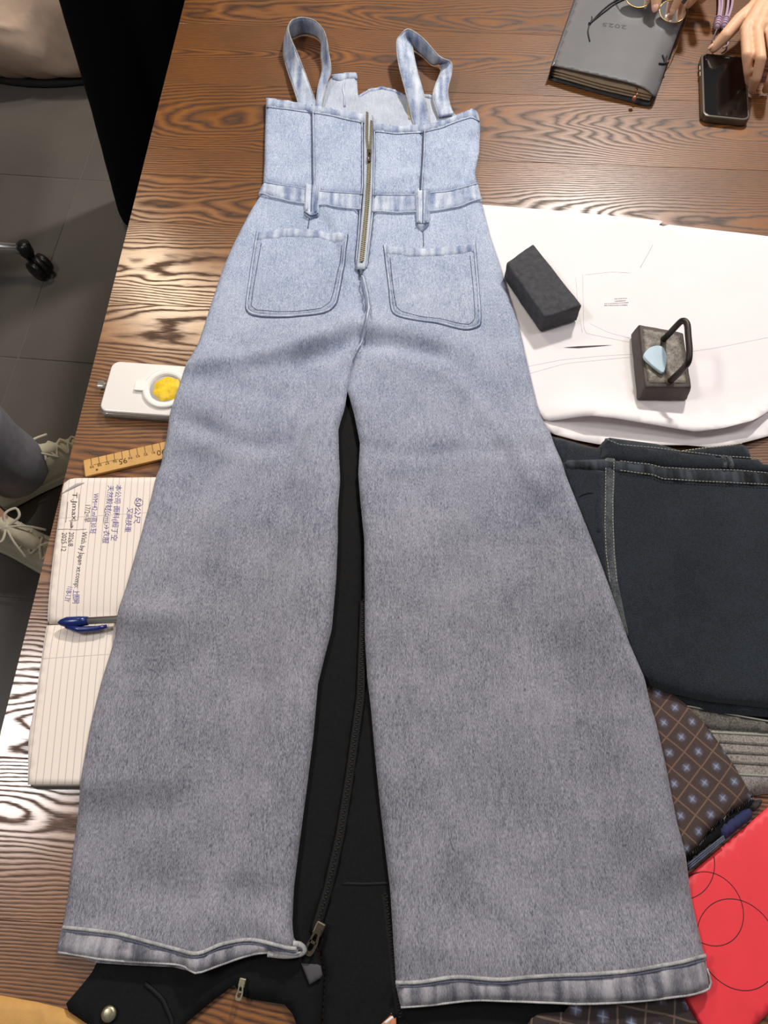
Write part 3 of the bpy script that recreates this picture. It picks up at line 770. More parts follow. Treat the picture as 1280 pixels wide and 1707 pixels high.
MB().lathe([(0.0005, 0.0), (0.0212, 0.0), (0.0212, 0.0006), (0.0005, 0.0007)], (rcn[0], rcn[1], 0.0156), 40).build('ring_recess', M['grey_inset'], dev, local=True)
mb = MB(); random.seed(9); n = 26; prof = []
v = [(rcn[0] + 0.002, rcn[1], 0.0192)]; f = []
for rr, zz in ((0.006, 0.0198), (0.012, 0.019), (0.0165, 0.0182), (0.0185, 0.0164)):
    for k in range(n):
        a = 2 * math.pi * k / n; r2 = rr * (1 + 0.06 * math.cos(a * 7) * (rr / 0.0185) + random.uniform(-0.03, 0.03))
        v.append((rcn[0] + 0.002 + r2 * math.cos(a), rcn[1] + r2 * math.sin(a), zz + random.uniform(-0.0007, 0.0007)))
for k in range(n): f.append((0, 1 + k, 1 + (k + 1) % n))
for i in range(3):
    for k in range(n): f.append((1 + i * n + k, 1 + i * n + (k + 1) % n, 1 + (i + 1) * n + (k + 1) % n, 1 + (i + 1) * n + k)[::-1])
mb.add(v, f).build('yellow_disc', M['yellow'], dev, local=True)
tb = dloc([(-0.3217, 0.5771, 0.768)][0])
MB().box((tb[0] - 0.001, tb[1], 0.0178), (0.0135, 0.0155, 0.0036)).build('ring_tab', M['white_ring'], dev, local=True, bevel=0.001, smooth=False)
MB().box((tb[0] + 0.0075, tb[1] - 0.0005, 0.0168), (0.0026, 0.015, 0.0022)).build('hinge', M['chrome'], dev, local=True, bevel=0.0005, smooth=False)
support([tuple(world_of(dev) @ Vector((a, b, 0)))[:2] for a, b in ((0.075, 0.003), (0.15, 0.003), (0.15, -W_ - 0.003), (0.075, -W_ - 0.003))], 0.0205)

# ------------------------------------------------------------------ pattern papers
def curl(y_edge, amp, width):
    return lambda x, y: amp * np.exp(-np.clip((np.asarray(y) - y_edge(np.asarray(x))), 0, 9) / width)
def paper(name, label, poly, hz, bend, step=0.014):
    o_ = poly[0]
    top = lambda x, y: T + hz + 0.0006 * nz(x, y, 12, hz * 900) + 0.0005 * np.abs(nz(x, y, 26, hz * 500)) + bend(x, y)
    t = thing(name, label, 'paper', (o_[0], o_[1], T))
    sheet('sheet', poly, lambda x, y: top(x, y) + 0.0003, lambda x, y: top(x, y) - 0.0001, M['paper'], t, step, 0.001, 0.2)
    return t, top
pw = [(0.1271, 0.8938, 0.752), (0.414, 0.8697, 0.752), (0.4225, 0.8781, 0.752), (0.5727, 0.8537, 0.752), (0.727, 0.8286, 0.752), (0.6635, 0.5908, 0.752), (0.5578, 0.5528, 0.752), (0.509, 0.5105, 0.752), (0.4339, 0.4855, 0.752), (0.3883, 0.4908, 0.752), (0.3262, 0.4908, 0.752), (0.2796, 0.4908, 0.752), (0.2494, 0.4997, 0.752), (0.2132, 0.5132, 0.752), (0.1699, 0.5908, 0.752), (0.138, 0.7553, 0.752)]
paper_b, tb_ = paper('pattern_paper', 'lower white pattern paper, its bottom edge showing behind the folded dark jeans', pw, 0.0012,
                     lambda x, y: 0.010 * np.exp(-np.clip(np.asarray(y) - 0.492, 0, 9) / 0.02))
p1 = [(0.1244, 0.9199, 0.754), (0.1553, 0.9149, 0.754), (0.2367, 0.9063, 0.754), (0.3265, 0.8953, 0.754), (0.4207, 0.8827, 0.754), (0.4111, 0.8725, 0.754), (0.5707, 0.8488, 0.754), (0.7244, 0.8232, 0.754), (0.6724, 0.6285, 0.754), (0.5549, 0.5798, 0.754), (0.5072, 0.5441, 0.754), (0.4748, 0.5202, 0.754), (0.4334, 0.5084, 0.754), (0.3974, 0.503, 0.754), (0.352, 0.512, 0.754), (0.2986, 0.5229, 0.754), (0.252, 0.5289, 0.754), (0.2112, 0.5302, 0.754), (0.1709, 0.6088, 0.754), (0.1313, 0.7981, 0.754)]
def lift1(x, y):
    x = np.asarray(x); y = np.asarray(y)
    e = np.interp(x, [0.15, 0.24, 0.3, 0.38, 0.44, 0.5, 0.60], [0.555, 0.545, 0.538, 0.52, 0.512, 0.528, 0.58])
    return 0.021 * np.exp(-np.clip(y - e, 0, 9) / 0.014) * np.clip((x - 0.195) / 0.07, 0, 1) ** 1.5
paper_a, ta = paper('pattern_paper', 'large white pattern paper on top, under the charcoal block and the iron weight', p1, 0.003, lift1, 0.01)
support(p1, 0.0042)
zl = lambda x, y: ta(x, y) + 0.0003
for k, (pts, wd, mt) in enumerate((
        ([(0.288, 0.7793, 0.754), (0.2827, 0.7238, 0.754), (0.2784, 0.6746, 0.754), (0.2989, 0.6686, 0.754), (0.3399, 0.6587, 0.754)], 0.0006, 'pencil'),
        ([(0.2772, 0.7728, 0.754), (0.2745, 0.7155, 0.754), (0.2762, 0.6754, 0.754)], 0.0005, 'pencil'),
        ([(0.194, 0.6176, 0.754), (0.243, 0.6292, 0.754), (0.295, 0.635, 0.754), (0.3403, 0.6382, 0.754)], 0.0006, 'pencil'),
        ([(0.1963, 0.6061, 0.754), (0.2488, 0.6234, 0.754), (0.3364, 0.6331, 0.754)], 0.0006, 'pencil'),
        ([(0.4182, 0.6421, 0.754), (0.458, 0.6488, 0.754), (0.5328, 0.6666, 0.754)], 0.0006, 'pencil'),
        ([(0.2913, 0.7784, 0.754), (0.3327, 0.7837, 0.754), (0.3562, 0.7815, 0.754)], 0.0005, 'pencil'),
        ([(0.3729, 0.7915, 0.754), (0.3865, 0.8146, 0.754), (0.3982, 0.8362, 0.754)], 0.0009, 'pencil'),  # paper crease, its shade drawn in grey
        ([(0.2883, 0.6908, 0.754), (0.3126, 0.6746, 0.754), (0.3408, 0.6658, 0.754)], 0.0005, 'pencil'))):
    ribbon('pattern_line', pts, wd, zl, M[mt], paper_a, 0.00015, 0.012)
sl = [(0.2466, 0.6496, 0.754), (0.2678, 0.6515, 0.754), (0.2906, 0.6527, 0.754), (0.3165, 0.6535, 0.754), (0.2903, 0.6507, 0.754), (0.2675, 0.6484, 0.754)]
MB().add([(q[0], q[1], float(ta(np.array([q[0]]), np.array([q[1]]))[0]) + 0.0008) for q in sl], [(0, 1, 5), (1, 2, 4, 5), (2, 3, 4)]).build('cut_slit', M['pencil_dark'], paper_a, smooth=False)
dots = MB(); random.seed(2)
for (a, b, n) in (([(0.3131, 0.7222, 0.754)][0], [(0.3465, 0.7232, 0.754)][0], 18), ([(0.3138, 0.7255, 0.754)][0], [(0.3484, 0.7275, 0.754)][0], 17),
                  ([(0.3287, 0.7299, 0.754)][0], [(0.3451, 0.7309, 0.754)][0], 8), ([(0.3292, 0.7342, 0.754)][0], [(0.3474, 0.7352, 0.754)][0], 8)):
    for k in range(n):
        x = a[0] + (b[0] - a[0]) * k / n; y = a[1] + (b[1] - a[1]) * k / n
        dots.box((x, y, float(zl(np.array([x]), np.array([y]))[0]) + 0.0003), (0.0011 * random.uniform(.5, 1.1), 0.0011, 0.0002))
o = dots.build('printed_caption', M['pencil_dark'], paper_a, smooth=False); o['kind'] = 'stuff'

# ------------------------------------------------------------------ charcoal block
def chunk(name, top, bot, mat, parent, bev, seed, amp, sub=6, **kw):
    v = [Vector(p) for p in bot] + [Vector(p) for p in top]
    me = bpy.data.meshes.new('c'); me.from_pydata([tuple(p) for p in v], [], [(3, 2, 1, 0), (4, 5, 6, 7), (0, 1, 5, 4), (1, 2, 6, 5), (2, 3, 7, 6), (3, 0, 4, 7)])
    bm = bmesh.new(); bm.from_mesh(me); bpy.data.meshes.remove(me)
    bmesh.ops.recalc_face_normals(bm, faces=bm.faces)
    bmesh.ops.bevel(bm, geom=bm.edges[:], offset=bev, segments=3, affect='EDGES', profile=0.6)
    bmesh.ops.triangulate(bm, faces=bm.faces)
    for k in range(3): bmesh.ops.subdivide_edges(bm, edges=[e for e in bm.edges if e.calc_length() > 0.004], cuts=1)
    bmesh.ops.triangulate(bm, faces=bm.faces)
    zb = min(p[2] for p in bot)
    for q in bm.verts:
        d = noise.noise(q.co * 160 + Vector((seed, 0, 0))) * amp + noise.noise(q.co * 60 + Vector((0, seed, 0))) * amp
        q.co += q.normal * d; q.co.z = max(q.co.z, zb)
    V = [tuple(q.co) for q in bm.verts]; bm.verts.index_update(); F = [tuple(q.index for q in fc.verts) for fc in bm.faces]
    bm.free()
    return obj(name, V, F, mat, parent, **kw)
t4 = [(0.172, 0.771, 0.787), (0.2128, 0.8064, 0.787), (0.2708, 0.6948, 0.787), (0.2167, 0.6744, 0.787)]
b4 = [(q[0] + 0.0, q[1] - 0.001, T + 0.0052) for q in t4]
c = np.mean(t4, axis=0)
o = chunk('charcoal_block', t4, b4, M['stone'], None, 0.004, 3.1, 0.0005, origin=(c[0], c[1], T + 0.004))
props(o, 'plain charcoal grey stone block on the white paper beside the jumpsuit hip', 'block')

# ------------------------------------------------------------------ cast iron weight with bent rod handle
t4 = [(0.3442, 0.6665, 0.783), (0.4029, 0.6525, 0.783), (0.3994, 0.5642, 0.783), (0.3387, 0.5642, 0.783)]
b4 = [(0.3406, 0.6678, 0.754), (0.4141, 0.6485, 0.754), (0.4154, 0.5779, 0.754), (0.3383, 0.5722, 0.754)]
b4 = [(t4[i][0] + (t4[i][0] - np.mean(t4, axis=0)[0]) * 0.1, t4[i][1] + (t4[i][1] - np.mean(t4, axis=0)[1]) * 0.06, T + 0.0056) for i in range(4)]
c = np.mean(t4, axis=0)
irn = thing('iron_weight', 'worn cast iron paperweight with a bent rod handle on the white pattern paper', 'weight', (c[0], c[1], T + 0.0056))
chunk('block', t4, b4, M['iron'], irn, 0.003, 8.4, 0.0005)
ti = [tuple(np.array(q) + (np.array(c) - np.array(q)) * 0.1) for q in t4]
sheet('worn_top', [(q[0], q[1]) for q in ti], lambda x, y: T + 0.0342 + 0.0007 * nz(x, y, 90, 1), flat(0.032), M['iron_top'], irn, 0.004, 0.003)
hp = [(0.374, 0.6419, 0.78), (0.3738, 0.6358, 0.797), (0.3764, 0.6324, 0.82), (0.3803, 0.6316, 0.833), (0.3841, 0.6245, 0.836), (0.3831, 0.6065, 0.835), (0.3817, 0.585, 0.833), (0.3799, 0.5723, 0.828), (0.378, 0.5713, 0.814), (0.3753, 0.5729, 0.796), (0.3724, 0.5746, 0.78)]
MB().tube(catmull(hp, 5), 0.0041, 12).build('handle', M['iron_rod'], irn)

# ------------------------------------------------------------------ tailor's chalk on the weight
ck = [(0.341, 0.6094, 0.791), (0.349, 0.6209, 0.791), (0.36, 0.6258, 0.791), (0.3684, 0.6238, 0.791), (0.3716, 0.6132, 0.791), (0.3707, 0.6027, 0.791), (0.3638, 0.5829, 0.791), (0.3553, 0.5885, 0.791), (0.3473, 0.598, 0.791)]
c = np.mean(ck, axis=0)
ck = catmull([tuple(q) for q in ck], 3, True)
o = MB().prism([(q[0], q[1]) for q in ck], T + 0.0352, T + 0.0402).build('tailors_chalk', M['chalk'], None, smooth=False, bevel=0.0014, bseg=3, origin=(c[0], c[1], T + 0.0352))
props(o, 'pale blue rounded triangular tailors chalk lying on the iron weight', 'chalk')

# ------------------------------------------------------------------ grey jeans at the bottom of the pile
gj = [(0.2703, 0.1987, 0.76), (0.3384, 0.1607, 0.76), (0.38, 0.1529, 0.76), (0.4214, 0.1451, 0.76), (0.5244, 0.1361, 0.76), (0.5051, 0.0623, 0.76), (0.4057, 0.07, 0.76), (0.3729, 0.0641, 0.76), (0.3045, 0.0712, 0.76)]
gw = lambda x, y: T + 0.011 + 0.0012 * nz(x, y, 22, 5)
gjn = thing('grey_jeans', 'washed grey jeans folded at the right, waistband below the dark jeans', 'jeans', (gj[2][0], gj[2][1], T))
sheet('leg_panel', gj, gw, flat(0.0005), M['denim_grey'], gjn, 0.01, 0.008)
p = [(0.3249, 0.166, 0.763), (0.3372, 0.1601, 0.763), (0.3787, 0.1523, 0.763), (0.4199, 0.1446, 0.763), (0.5229, 0.1369, 0.763), (0.5197, 0.1249, 0.763), (0.4171, 0.1312, 0.763), (0.359, 0.1344, 0.763), (0.3343, 0.1427, 0.763)]
sheet('waistband', p, lambda x, y: gw(x, y) + 0.0035, lambda x, y: gw(x, y) - 0.001, M['denim_grey_dark'], gjn, 0.005, 0.003)
ribbon('waist_edge', [(0.3331, 0.1598, 0.765), (0.3777, 0.1513, 0.765), (0.4188, 0.1436, 0.765), (0.5088, 0.1373, 0.765)], 0.0022, lambda x, y: gw(x, y) + 0.0035, M['stitch_grey'], gjn, 0.0008)
ribbon('seam_line', [(0.3554, 0.1325, 0.763), (0.4167, 0.1293, 0.763), (0.5066, 0.1243, 0.763)], 0.0026, gw, M['stitch_grey'], gjn, 0.001)
ribbon('seam_line', [(0.3732, 0.089, 0.763), (0.4079, 0.0872, 0.763), (0.4958, 0.0818, 0.763)], 0.0026, gw, M['stitch_grey'], gjn, 0.001)
for k in range(3):
    dy = 16 * k
    if k == 0: q = [(0.3633, 0.1224, 0.763), (0.4146, 0.1192, 0.763), (0.5039, 0.1136, 0.763)]
    elif k == 1: q = [(0.3646, 0.1118, 0.763), (0.4125, 0.1093, 0.763), (0.5012, 0.1031, 0.763)]
    else: q = [(0.3691, 0.1013, 0.763), (0.4103, 0.0988, 0.763), (0.4987, 0.0933, 0.763)]
    ribbon('pleat_ridge', q, 0.004, gw, M['denim_grey_dark'], gjn, 0.0009)
support(gj, 0.013)

# ------------------------------------------------------------------ folded dark jeans
# a thin layer stack: lower folded layers, then the top leg
dj_low = [(0.1924, 0.4955, 0.764), (0.2145, 0.5017, 0.764), (0.2459, 0.4919, 0.764), (0.2718, 0.4832, 0.764), (0.2853, 0.4999, 0.764), (0.3531, 0.4893, 0.764), (0.4884, 0.4393, 0.764), (0.5978, 0.4268, 0.764), (0.5244, 0.1451, 0.764), (0.4201, 0.1477, 0.764), (0.3553, 0.1528, 0.764), (0.3121, 0.1711, 0.764), (0.2708, 0.2114, 0.764), (0.2361, 0.3979, 0.764)]
dj = [(0.2126, 0.458, 0.78), (0.2766, 0.4622, 0.78), (0.3134, 0.458, 0.78), (0.3418, 0.4487, 0.78), (0.4007, 0.4453, 0.78), (0.481, 0.4395, 0.78), (0.5899, 0.4312, 0.78), (0.5163, 0.1487, 0.78), (0.4146, 0.1563, 0.78), (0.3511, 0.1634, 0.78), (0.311, 0.1731, 0.78), (0.2765, 0.1888, 0.78), (0.2534, 0.2698, 0.78), (0.2261, 0.4066, 0.78)]
djn = thing('dark_jeans', 'dark indigo jeans folded in a thick square at the right of the table', 'jeans', (dj[4][0], dj[4][1], T))
dw = lambda x, y: T + 0.030 + 0.0010 * nz(x, y, 18, 11) + 0.0005 * nz(x, y, 60, 2)
sheet('lower_fold', dj_low, lambda x, y: T + 0.0215 + 0.001 * nz(x, y, 20, 7), flat(0.0142), M['denim_dark'], djn, 0.012, 0.01)
sheet('upper_fold', dj, dw, flat(0.022), M['denim_dark'], djn, 0.01, 0.01)
p = [(0.2774, 0.4867, 0.782), (0.2815, 0.4948, 0.782), (0.295, 0.4867, 0.782), (0.3409, 0.4763, 0.782), (0.373, 0.4721, 0.782), (0.421, 0.4656, 0.782), (0.4612, 0.4623, 0.782), (0.4731, 0.4586, 0.782), (0.4762, 0.4512, 0.782), (0.5191, 0.4478, 0.782), (0.5167, 0.4375, 0.782), (0.3966, 0.4432, 0.782), (0.3445, 0.4462, 0.782), (0.3289, 0.4503, 0.782), (0.2909, 0.4549, 0.782), (0.2698, 0.4568, 0.782)]
sheet('back_waistband', p, lambda x, y: T + 0.034 + 0.0012 * nz(x, y, 30, 4), flat(0.0225), M['denim_dark'], djn, 0.007, 0.004)
bz = lambda x, y: T + 0.0342 + 0.0012 * nz(x, y, 30, 4)
ribbon('topstitch', [(0.2799, 0.486, 0.784), (0.2934, 0.479, 0.784), (0.3398, 0.4738, 0.784), (0.3718, 0.4691, 0.784), (0.4196, 0.4626, 0.784), (0.4597, 0.4594, 0.784), (0.4691, 0.4557, 0.784)], 0.0012, bz, M['stitch_grey'], djn, 0.0004, dash=0.0028, gap=0.0014)
p = [(0.3699, 0.4737, 0.78), (0.4036, 0.4789, 0.78), (0.4522, 0.485, 0.78), (0.458, 0.4831, 0.78), (0.4607, 0.4709, 0.78), (0.4607, 0.4604, 0.78), (0.401, 0.4639, 0.78)]
sheet('waistband_flap', p, flat(0.0285), flat(0.0225), M['denim_dark'], djn, 0.006, 0.004)
ribbon('topstitch', [(0.3738, 0.4728, 0.78), (0.4033, 0.4772, 0.78), (0.4519, 0.4836, 0.78)], 0.0012, flat(0.0287), M['stitch_pale'], djn, 0.0004, dash=0.0028, gap=0.0014)
p = [(0.2267, 0.4582, 0.784), (0.2523, 0.4594, 0.784), (0.2748, 0.4603, 0.784), (0.2907, 0.4575, 0.784), (0.3286, 0.4529, 0.784), (0.3442, 0.4483, 0.784), (0.3963, 0.4456, 0.784), (0.4366, 0.4447, 0.784), (0.4742, 0.441, 0.784), (0.5559, 0.4369, 0.784), (0.5511, 0.4174, 0.784), (0.4701, 0.4216, 0.784), (0.4127, 0.4247, 0.784), (0.3929, 0.4263, 0.784), (0.3413, 0.4297, 0.784), (0.3301, 0.4351, 0.784), (0.2906, 0.441, 0.784), (0.2727, 0.4433, 0.784), (0.2266, 0.4465, 0.784)]
sheet('hem_band', p, lambda x, y: dw(x, y) + 0.0032 + 0.0012 * np.sin(np.asarray(x) * 400 + 3 * np.sin(np.asarray(x) * 60)), lambda x, y: dw(x, y) - 0.001, M['denim_dark_seam'], djn, 0.005, 0.003)
hz = lambda x, y: dw(x, y) + 0.0036
for q in ([(0.2925, 0.4557, 0.784), (0.3284, 0.4511, 0.784), (0.3439, 0.4465, 0.784), (0.396, 0.4437, 0.784), (0.4362, 0.4428, 0.784), (0.4738, 0.4392, 0.784), (0.5554, 0.4351, 0.784)], [(0.2908, 0.4424, 0.784), (0.3303, 0.4367, 0.784), (0.3415, 0.431, 0.784), (0.3932, 0.4277, 0.784), (0.4704, 0.4232, 0.784), (0.5515, 0.4189, 0.784)]):
    ribbon('topstitch', q, 0.0012, hz, M['stitch_grey'], djn, 0.0004, dash=0.0028, gap=0.0014)
ss = [(0.2814, 0.4603, 0.782), (0.2773, 0.4301, 0.782), (0.2729, 0.4056, 0.782), (0.269, 0.3738, 0.782), (0.2657, 0.3352, 0.782), (0.2646, 0.298, 0.782), (0.2669, 0.262, 0.782), (0.2687, 0.2341, 0.782)]
ribbon('side_seam', ss, 0.0135, dw, M['denim_dark_rope'], djn, 0.0026)
for q in ([(0.2755, 0.4592, 0.784), (0.2686, 0.4047, 0.784), (0.264, 0.3729, 0.784), (0.2608, 0.3344, 0.784), (0.2612, 0.2973, 0.784)], [(0.2856, 0.4592, 0.784), (0.2773, 0.4047, 0.784), (0.2733, 0.3729, 0.784), (0.27, 0.3344, 0.784), (0.2688, 0.2973, 0.784)]):
    ribbon('topstitch', q, 0.0012, lambda x, y: dw(x, y) + 0.0022, M['stitch_grey'], djn, 0.0006, dash=0.0028, gap=0.0014)
p = [(0.261, 0.445, 0.783), (0.2721, 0.4443, 0.783), (0.2669, 0.4013, 0.783), (0.2603, 0.3539, 0.783), (0.2516, 0.3624, 0.783), (0.2535, 0.4057, 0.783)]
sheet('fly_placket', p, lambda x, y: dw(x, y) + 0.0018, lambda x, y: dw(x, y) - 0.001, M['denim_dark'], djn, 0.005, 0.003)
ribbon('pocket_seam', catmull([(0.2372, 0.4084, 0.782), (0.2456, 0.4123, 0.782), (0.2547, 0.4137, 0.782)], 4), 0.0016, dw, M['denim_dark_seam'], djn, 0.0008, lift=0.0006)
for q in ([(0.4209, 0.4629, 0.786), (0.4219, 0.4548, 0.786), (0.4198, 0.4457, 0.786)], [(0.4284, 0.4615, 0.786), (0.4298, 0.4537, 0.786), (0.4285, 0.445, 0.786)]):
    ribbon('belt_loop', q, 0.006, bz, M['denim_dark_rope'], djn, 0.0016)
support(dj_low, 0.0235); support(dj, 0.0325)
support([(0.227, 0.4605, 0.784), (0.2749, 0.4617, 0.784), (0.2908, 0.4582, 0.784), (0.2903, 0.4387, 0.784), (0.2264, 0.4444, 0.784)], 0.036)

# ------------------------------------------------------------------ brown plaid shirt, navy strip, second plaid, red card
pd = [(0.2614, 0.2031, 0.77), (0.2812, 0.191, 0.77), (0.2929, 0.189, 0.77), (0.3047, 0.1884, 0.77), (0.3147, 0.1837, 0.77), (0.3291, 0.1666, 0.77), (0.3456, 0.1473, 0.77), (0.3605, 0.122, 0.77), (0.3745, 0.0944, 0.77), (0.3865, 0.0657, 0.77), (0.3766, 0.0598, 0.77), (0.3681, 0.0546, 0.77), (0.3617, 0.0534, 0.77), (0.3528, 0.0459, 0.77), (0.3453, 0.0419, 0.77), (0.3385, 0.035, 0.77), (0.3326, 0.0333, 0.77), (0.3296, 0.0265, 0.77), (0.3223, 0.0198, 0.77), (0.3134, 0.0136, 0.77), (0.304, 0.0086, 0.77), (0.2781, 0.002, 0.77), (0.2633, 0.0704, 0.77), (0.2578, 0.1441, 0.77)]
pz_ = lambda x, y: T + 0.0185 + 0.0012 * nz(x, y, 26, 9)
ps = thing('plaid_shirt', 'brown plaid flannel cloth with a frayed edge between jumpsuit and grey jeans', 'shirt', (pd[9][0], pd[9][1], T))
sheet('plaid_panel', pd, pz_, flat(0.0136), M['plaid'], ps, 0.007, 0.004)
ribbon('white_piping', [(0.2862, 0.189, 0.77), (0.294, 0.1877, 0.77), (0.3045, 0.187, 0.77), (0.3133, 0.1837, 0.77)], 0.0022, pz_, M['paper'], ps, 0.001)
fr = MB(); random.seed(6)
edge = resample(pd[9:21], 0.0022)
for q in edge:
    a = random.uniform(-2.2, -0.9); L = random.uniform(0.0015, 0.005)
    fr.tube([(q[0], q[1], T + 0.016), (q[0] + L * math.cos(a), q[1] + L * math.sin(a), T + 0.0145)], 0.0003, 4)
o = fr.build('frayed_threads', M['plaid_dark'], ps); o['kind'] = 'stuff'
support(pd, 0.0205)
st = [(0.2725, -0.0145, 0.761), (0.306, 0.0015, 0.761), (0.3503, 0.0296, 0.761), (0.3517, 0.0239, 0.761), (0.3105, -0.0046, 0.761), (0.2702, -0.0308, 0.761)]
sp = thing('ribbed_band', 'dark ribbed band with a navy end between the plaid cloth and red card', 'band', (st[1][0], st[1][1], T))
sheet('rib_strip', st, flat(0.0115), flat(0.005), M['rib'], sp, 0.005, 0.003)
p = [(0.2761, 0.0076, 0.76), (0.315, 0.02, 0.76), (0.3507, 0.0464, 0.76), (0.3828, 0.0665, 0.76), (0.3964, 0.0617, 0.76), (0.3832, 0.0523, 0.76), (0.3503, 0.0274, 0.76), (0.312, 0.002, 0.76), (0.2721, -0.02, 0.76)]
sheet('dark_fold', p, flat(0.01), flat(0.0045), M['black_cloth'], sp, 0.006, 0.003)  # black sheet put in for the shade between plaid edge and band
for k in range(3):
    f_ = (k + 1) / 4
    q = [tuple(np.array(st[1]) * (1 - f_) + np.array(st[4]) * f_), tuple(np.array(st[2]) * (1 - f_) + np.array(st[3]) * f_)]
    ribbon('rib_ridge', q, 0.0016, flat(0.0115), M['denim_line'], sp, 0.0006)
p = [(0.3464, 0.0364, 0.763), (0.3664, 0.0498, 0.763), (0.384, 0.0568, 0.763), (0.3875, 0.0521, 0.763), (0.3854, 0.0451, 0.763), (0.367, 0.0336, 0.763), (0.3522, 0.0239, 0.763), (0.3481, 0.0284, 0.763)]
sheet('navy_end', p, flat(0.013), flat(0.005), M['navy'], sp, 0.005, 0.004)
p = [(0.3846, 0.0568, 0.763), (0.3929, 0.0633, 0.763), (0.4007, 0.0645, 0.763), (0.3974, 0.058, 0.763), (0.3878, 0.0509, 0.763)]
sheet('dark_tip', p, flat(0.0122), flat(0.005), M['rib'], sp, 0.004, 0.003)
rd = [(0.2775, -0.0288, 0.754), (0.3091, -0.0102, 0.754), (0.3547, 0.0213, 0.754), (0.3922, 0.0468, 0.754), (0.4071, 0.0574, 0.754), (0.5124, 0.1275, 0.754), (0.464, -0.0629, 0.754), (0.3691, -0.1269, 0.754), (0.3523, -0.139, 0.754), (0.3399, -0.15, 0.754), (0.3059, -0.15, 0.754), (0.3001, -0.1376, 0.754), (0.286, -0.1117, 0.754), (0.2705, -0.0836, 0.754)]
rcd = thing('red_folder', 'bright red card folder printed with thin black circles, under the right hem', 'folder', (rd[3][0], rd[3][1], T))
sheet('card', rd, flat(0.0042), flat(0.0006), M['red'], rcd, 0.007, 0.0015, 0.2, smooth_poly=True)
for (u, R_) in (([(0.3273, -0.0385, 0.754), (0.3605, -0.0385, 0.754)], 0), ([(0.3491, -0.0697, 0.754), (0.3888, -0.0697, 0.754)], 0), ([(0.3004, 0.0088, 0.754), (0.34, 0.0088, 0.754)], 0)):
    cx, cy = u[0][0], u[0][1]; r_ = u[1][0] - cx
    arc = [(cx + r_ * math.cos(2 * math.pi * k / 72), cy + r_ * math.sin(2 * math.pi * k / 72), 0) for k in range(73)]
    arc = [q for q in arc if inside(np.array([q[0]]), np.array([q[1]]), [(p_[0], p_[1]) for p_ in rd])[0]]
    if r_ > 0:
        # keep runs of neighbouring points together
        run = [arc[0]]; runs = []
        for q in arc[1:]:
            if math.hypot(q[0] - run[-1][0], q[1] - run[-1][1]) > r_ * 0.2: runs.append(run); run = [q]
            else: run.append(q)
        runs.append(run)
        for run in runs:
            if len(run) > 2: ribbon('printed_circle', run, 0.0012, flat(0.0042), M['ring_line'], rcd, 0.0002, 0.004)
support(rd, 0.0055)
p2 = [(0.1876, -0.0828, 0.762), (0.2855, -0.0828, 0.762), (0.285, -0.1151, 0.762), (0.2979, -0.1396, 0.762), (0.3042, -0.174, 0.762), (0.1161, -0.174, 0.762), (0.136, -0.132, 0.762), (0.1478, -0.1262, 0.762), (0.1735, -0.1253, 0.762)]
o = sheet('plaid_scarf', p2, lambda x, y: T + 0.0185 + 0.0015 * nz(x, y, 24, 21), flat(0.0132), M['plaid_dark'], None, 0.008, 0.006, origin=(p2[4][0], p2[4][1], T + 0.0132))
props(o, 'dark plaid cloth showing below the right jumpsuit hem, left of the red folder', 'cloth')
support(p2, 0.0205)
settle()
# ------------------------------------------------------------------ the denim jumpsuit
jo = [(-0.0275, 0.9204, 0.75)][0]
js_root = thing('denim_jumpsuit', 'light blue denim pinafore jumpsuit with wide legs laid face down on the table', 'jumpsuit', (jo[0], jo[1], T))
FOLDS = []
def fold(pts, width, amp): FOLDS.append(([(p[0], p[1]) for p in pts], width, amp * 1.35))
fold([(-0.0292, 0.7593, 0.76), (-0.0193, 0.7056, 0.76), (-0.0233, 0.6765, 0.76), (-0.0346, 0.6541, 0.76), (-0.0408, 0.6281, 0.76)], 0.007, 0.0075)
fold([(-0.0478, 0.7926, 0.76), (-0.0426, 0.7376, 0.76), (-0.0311, 0.7056, 0.76)], 0.009, -0.004)
fold([(-0.1137, 0.6183, 0.76), (-0.0697, 0.6401, 0.76), (-0.0347, 0.6622, 0.76)], 0.012, -0.008)
fold([(-0.2596, 0.5988, 0.76), (-0.195, 0.6183, 0.76), (-0.1471, 0.6321, 0.76), (-0.0825, 0.6582, 0.76)], 0.01, 0.007)
fold([(-0.0231, 0.6521, 0.76), (0.0165, 0.6501, 0.76), (0.0735, 0.6321, 0.76)], 0.013, -0.008)
fold([(0.0000, 0.6242, 0.76), (0.0487, 0.6183, 0.76), (0.1042, 0.5853, 0.76)], 0.016, 0.003)
fold([(-0.0521, 0.5853, 0.76), (-0.0753, 0.5589, 0.76), (-0.1003, 0.4934, 0.76), (-0.1095, 0.4414, 0.76)], 0.01, 0.0045)
fold([(-0.0676, 0.5664, 0.76), (-0.0944, 0.5385, 0.76), (-0.1149, 0.4758, 0.76)], 0.012, -0.004)
fold([(-0.2695, 0.5293, 0.76), (-0.2255, 0.5112, 0.76), (-0.1697, 0.4916, 0.76), (-0.1237, 0.4978, 0.76)], 0.013, -0.0045)
fold([(-0.2711, 0.5022, 0.76), (-0.2151, 0.4828, 0.76), (-0.1526, 0.4671, 0.76)], 0.012, 0.003)
fold([(-0.2485, 0.5853, 0.76), (-0.1917, 0.5758, 0.76), (-0.1352, 0.5664, 0.76)], 0.015, -0.003)
fold([(-0.0231, 0.4828, 0.76), (0.0307, 0.4775, 0.76), (0.1077, 0.4863, 0.76), (0.1537, 0.4828, 0.76)], 0.009, -0.003)
fold([(0.1038, 0.5758, 0.76), (0.141, 0.5293, 0.76), (0.1615, 0.4845, 0.76), (0.1941, 0.4162, 0.76)], 0.01, 0.003)
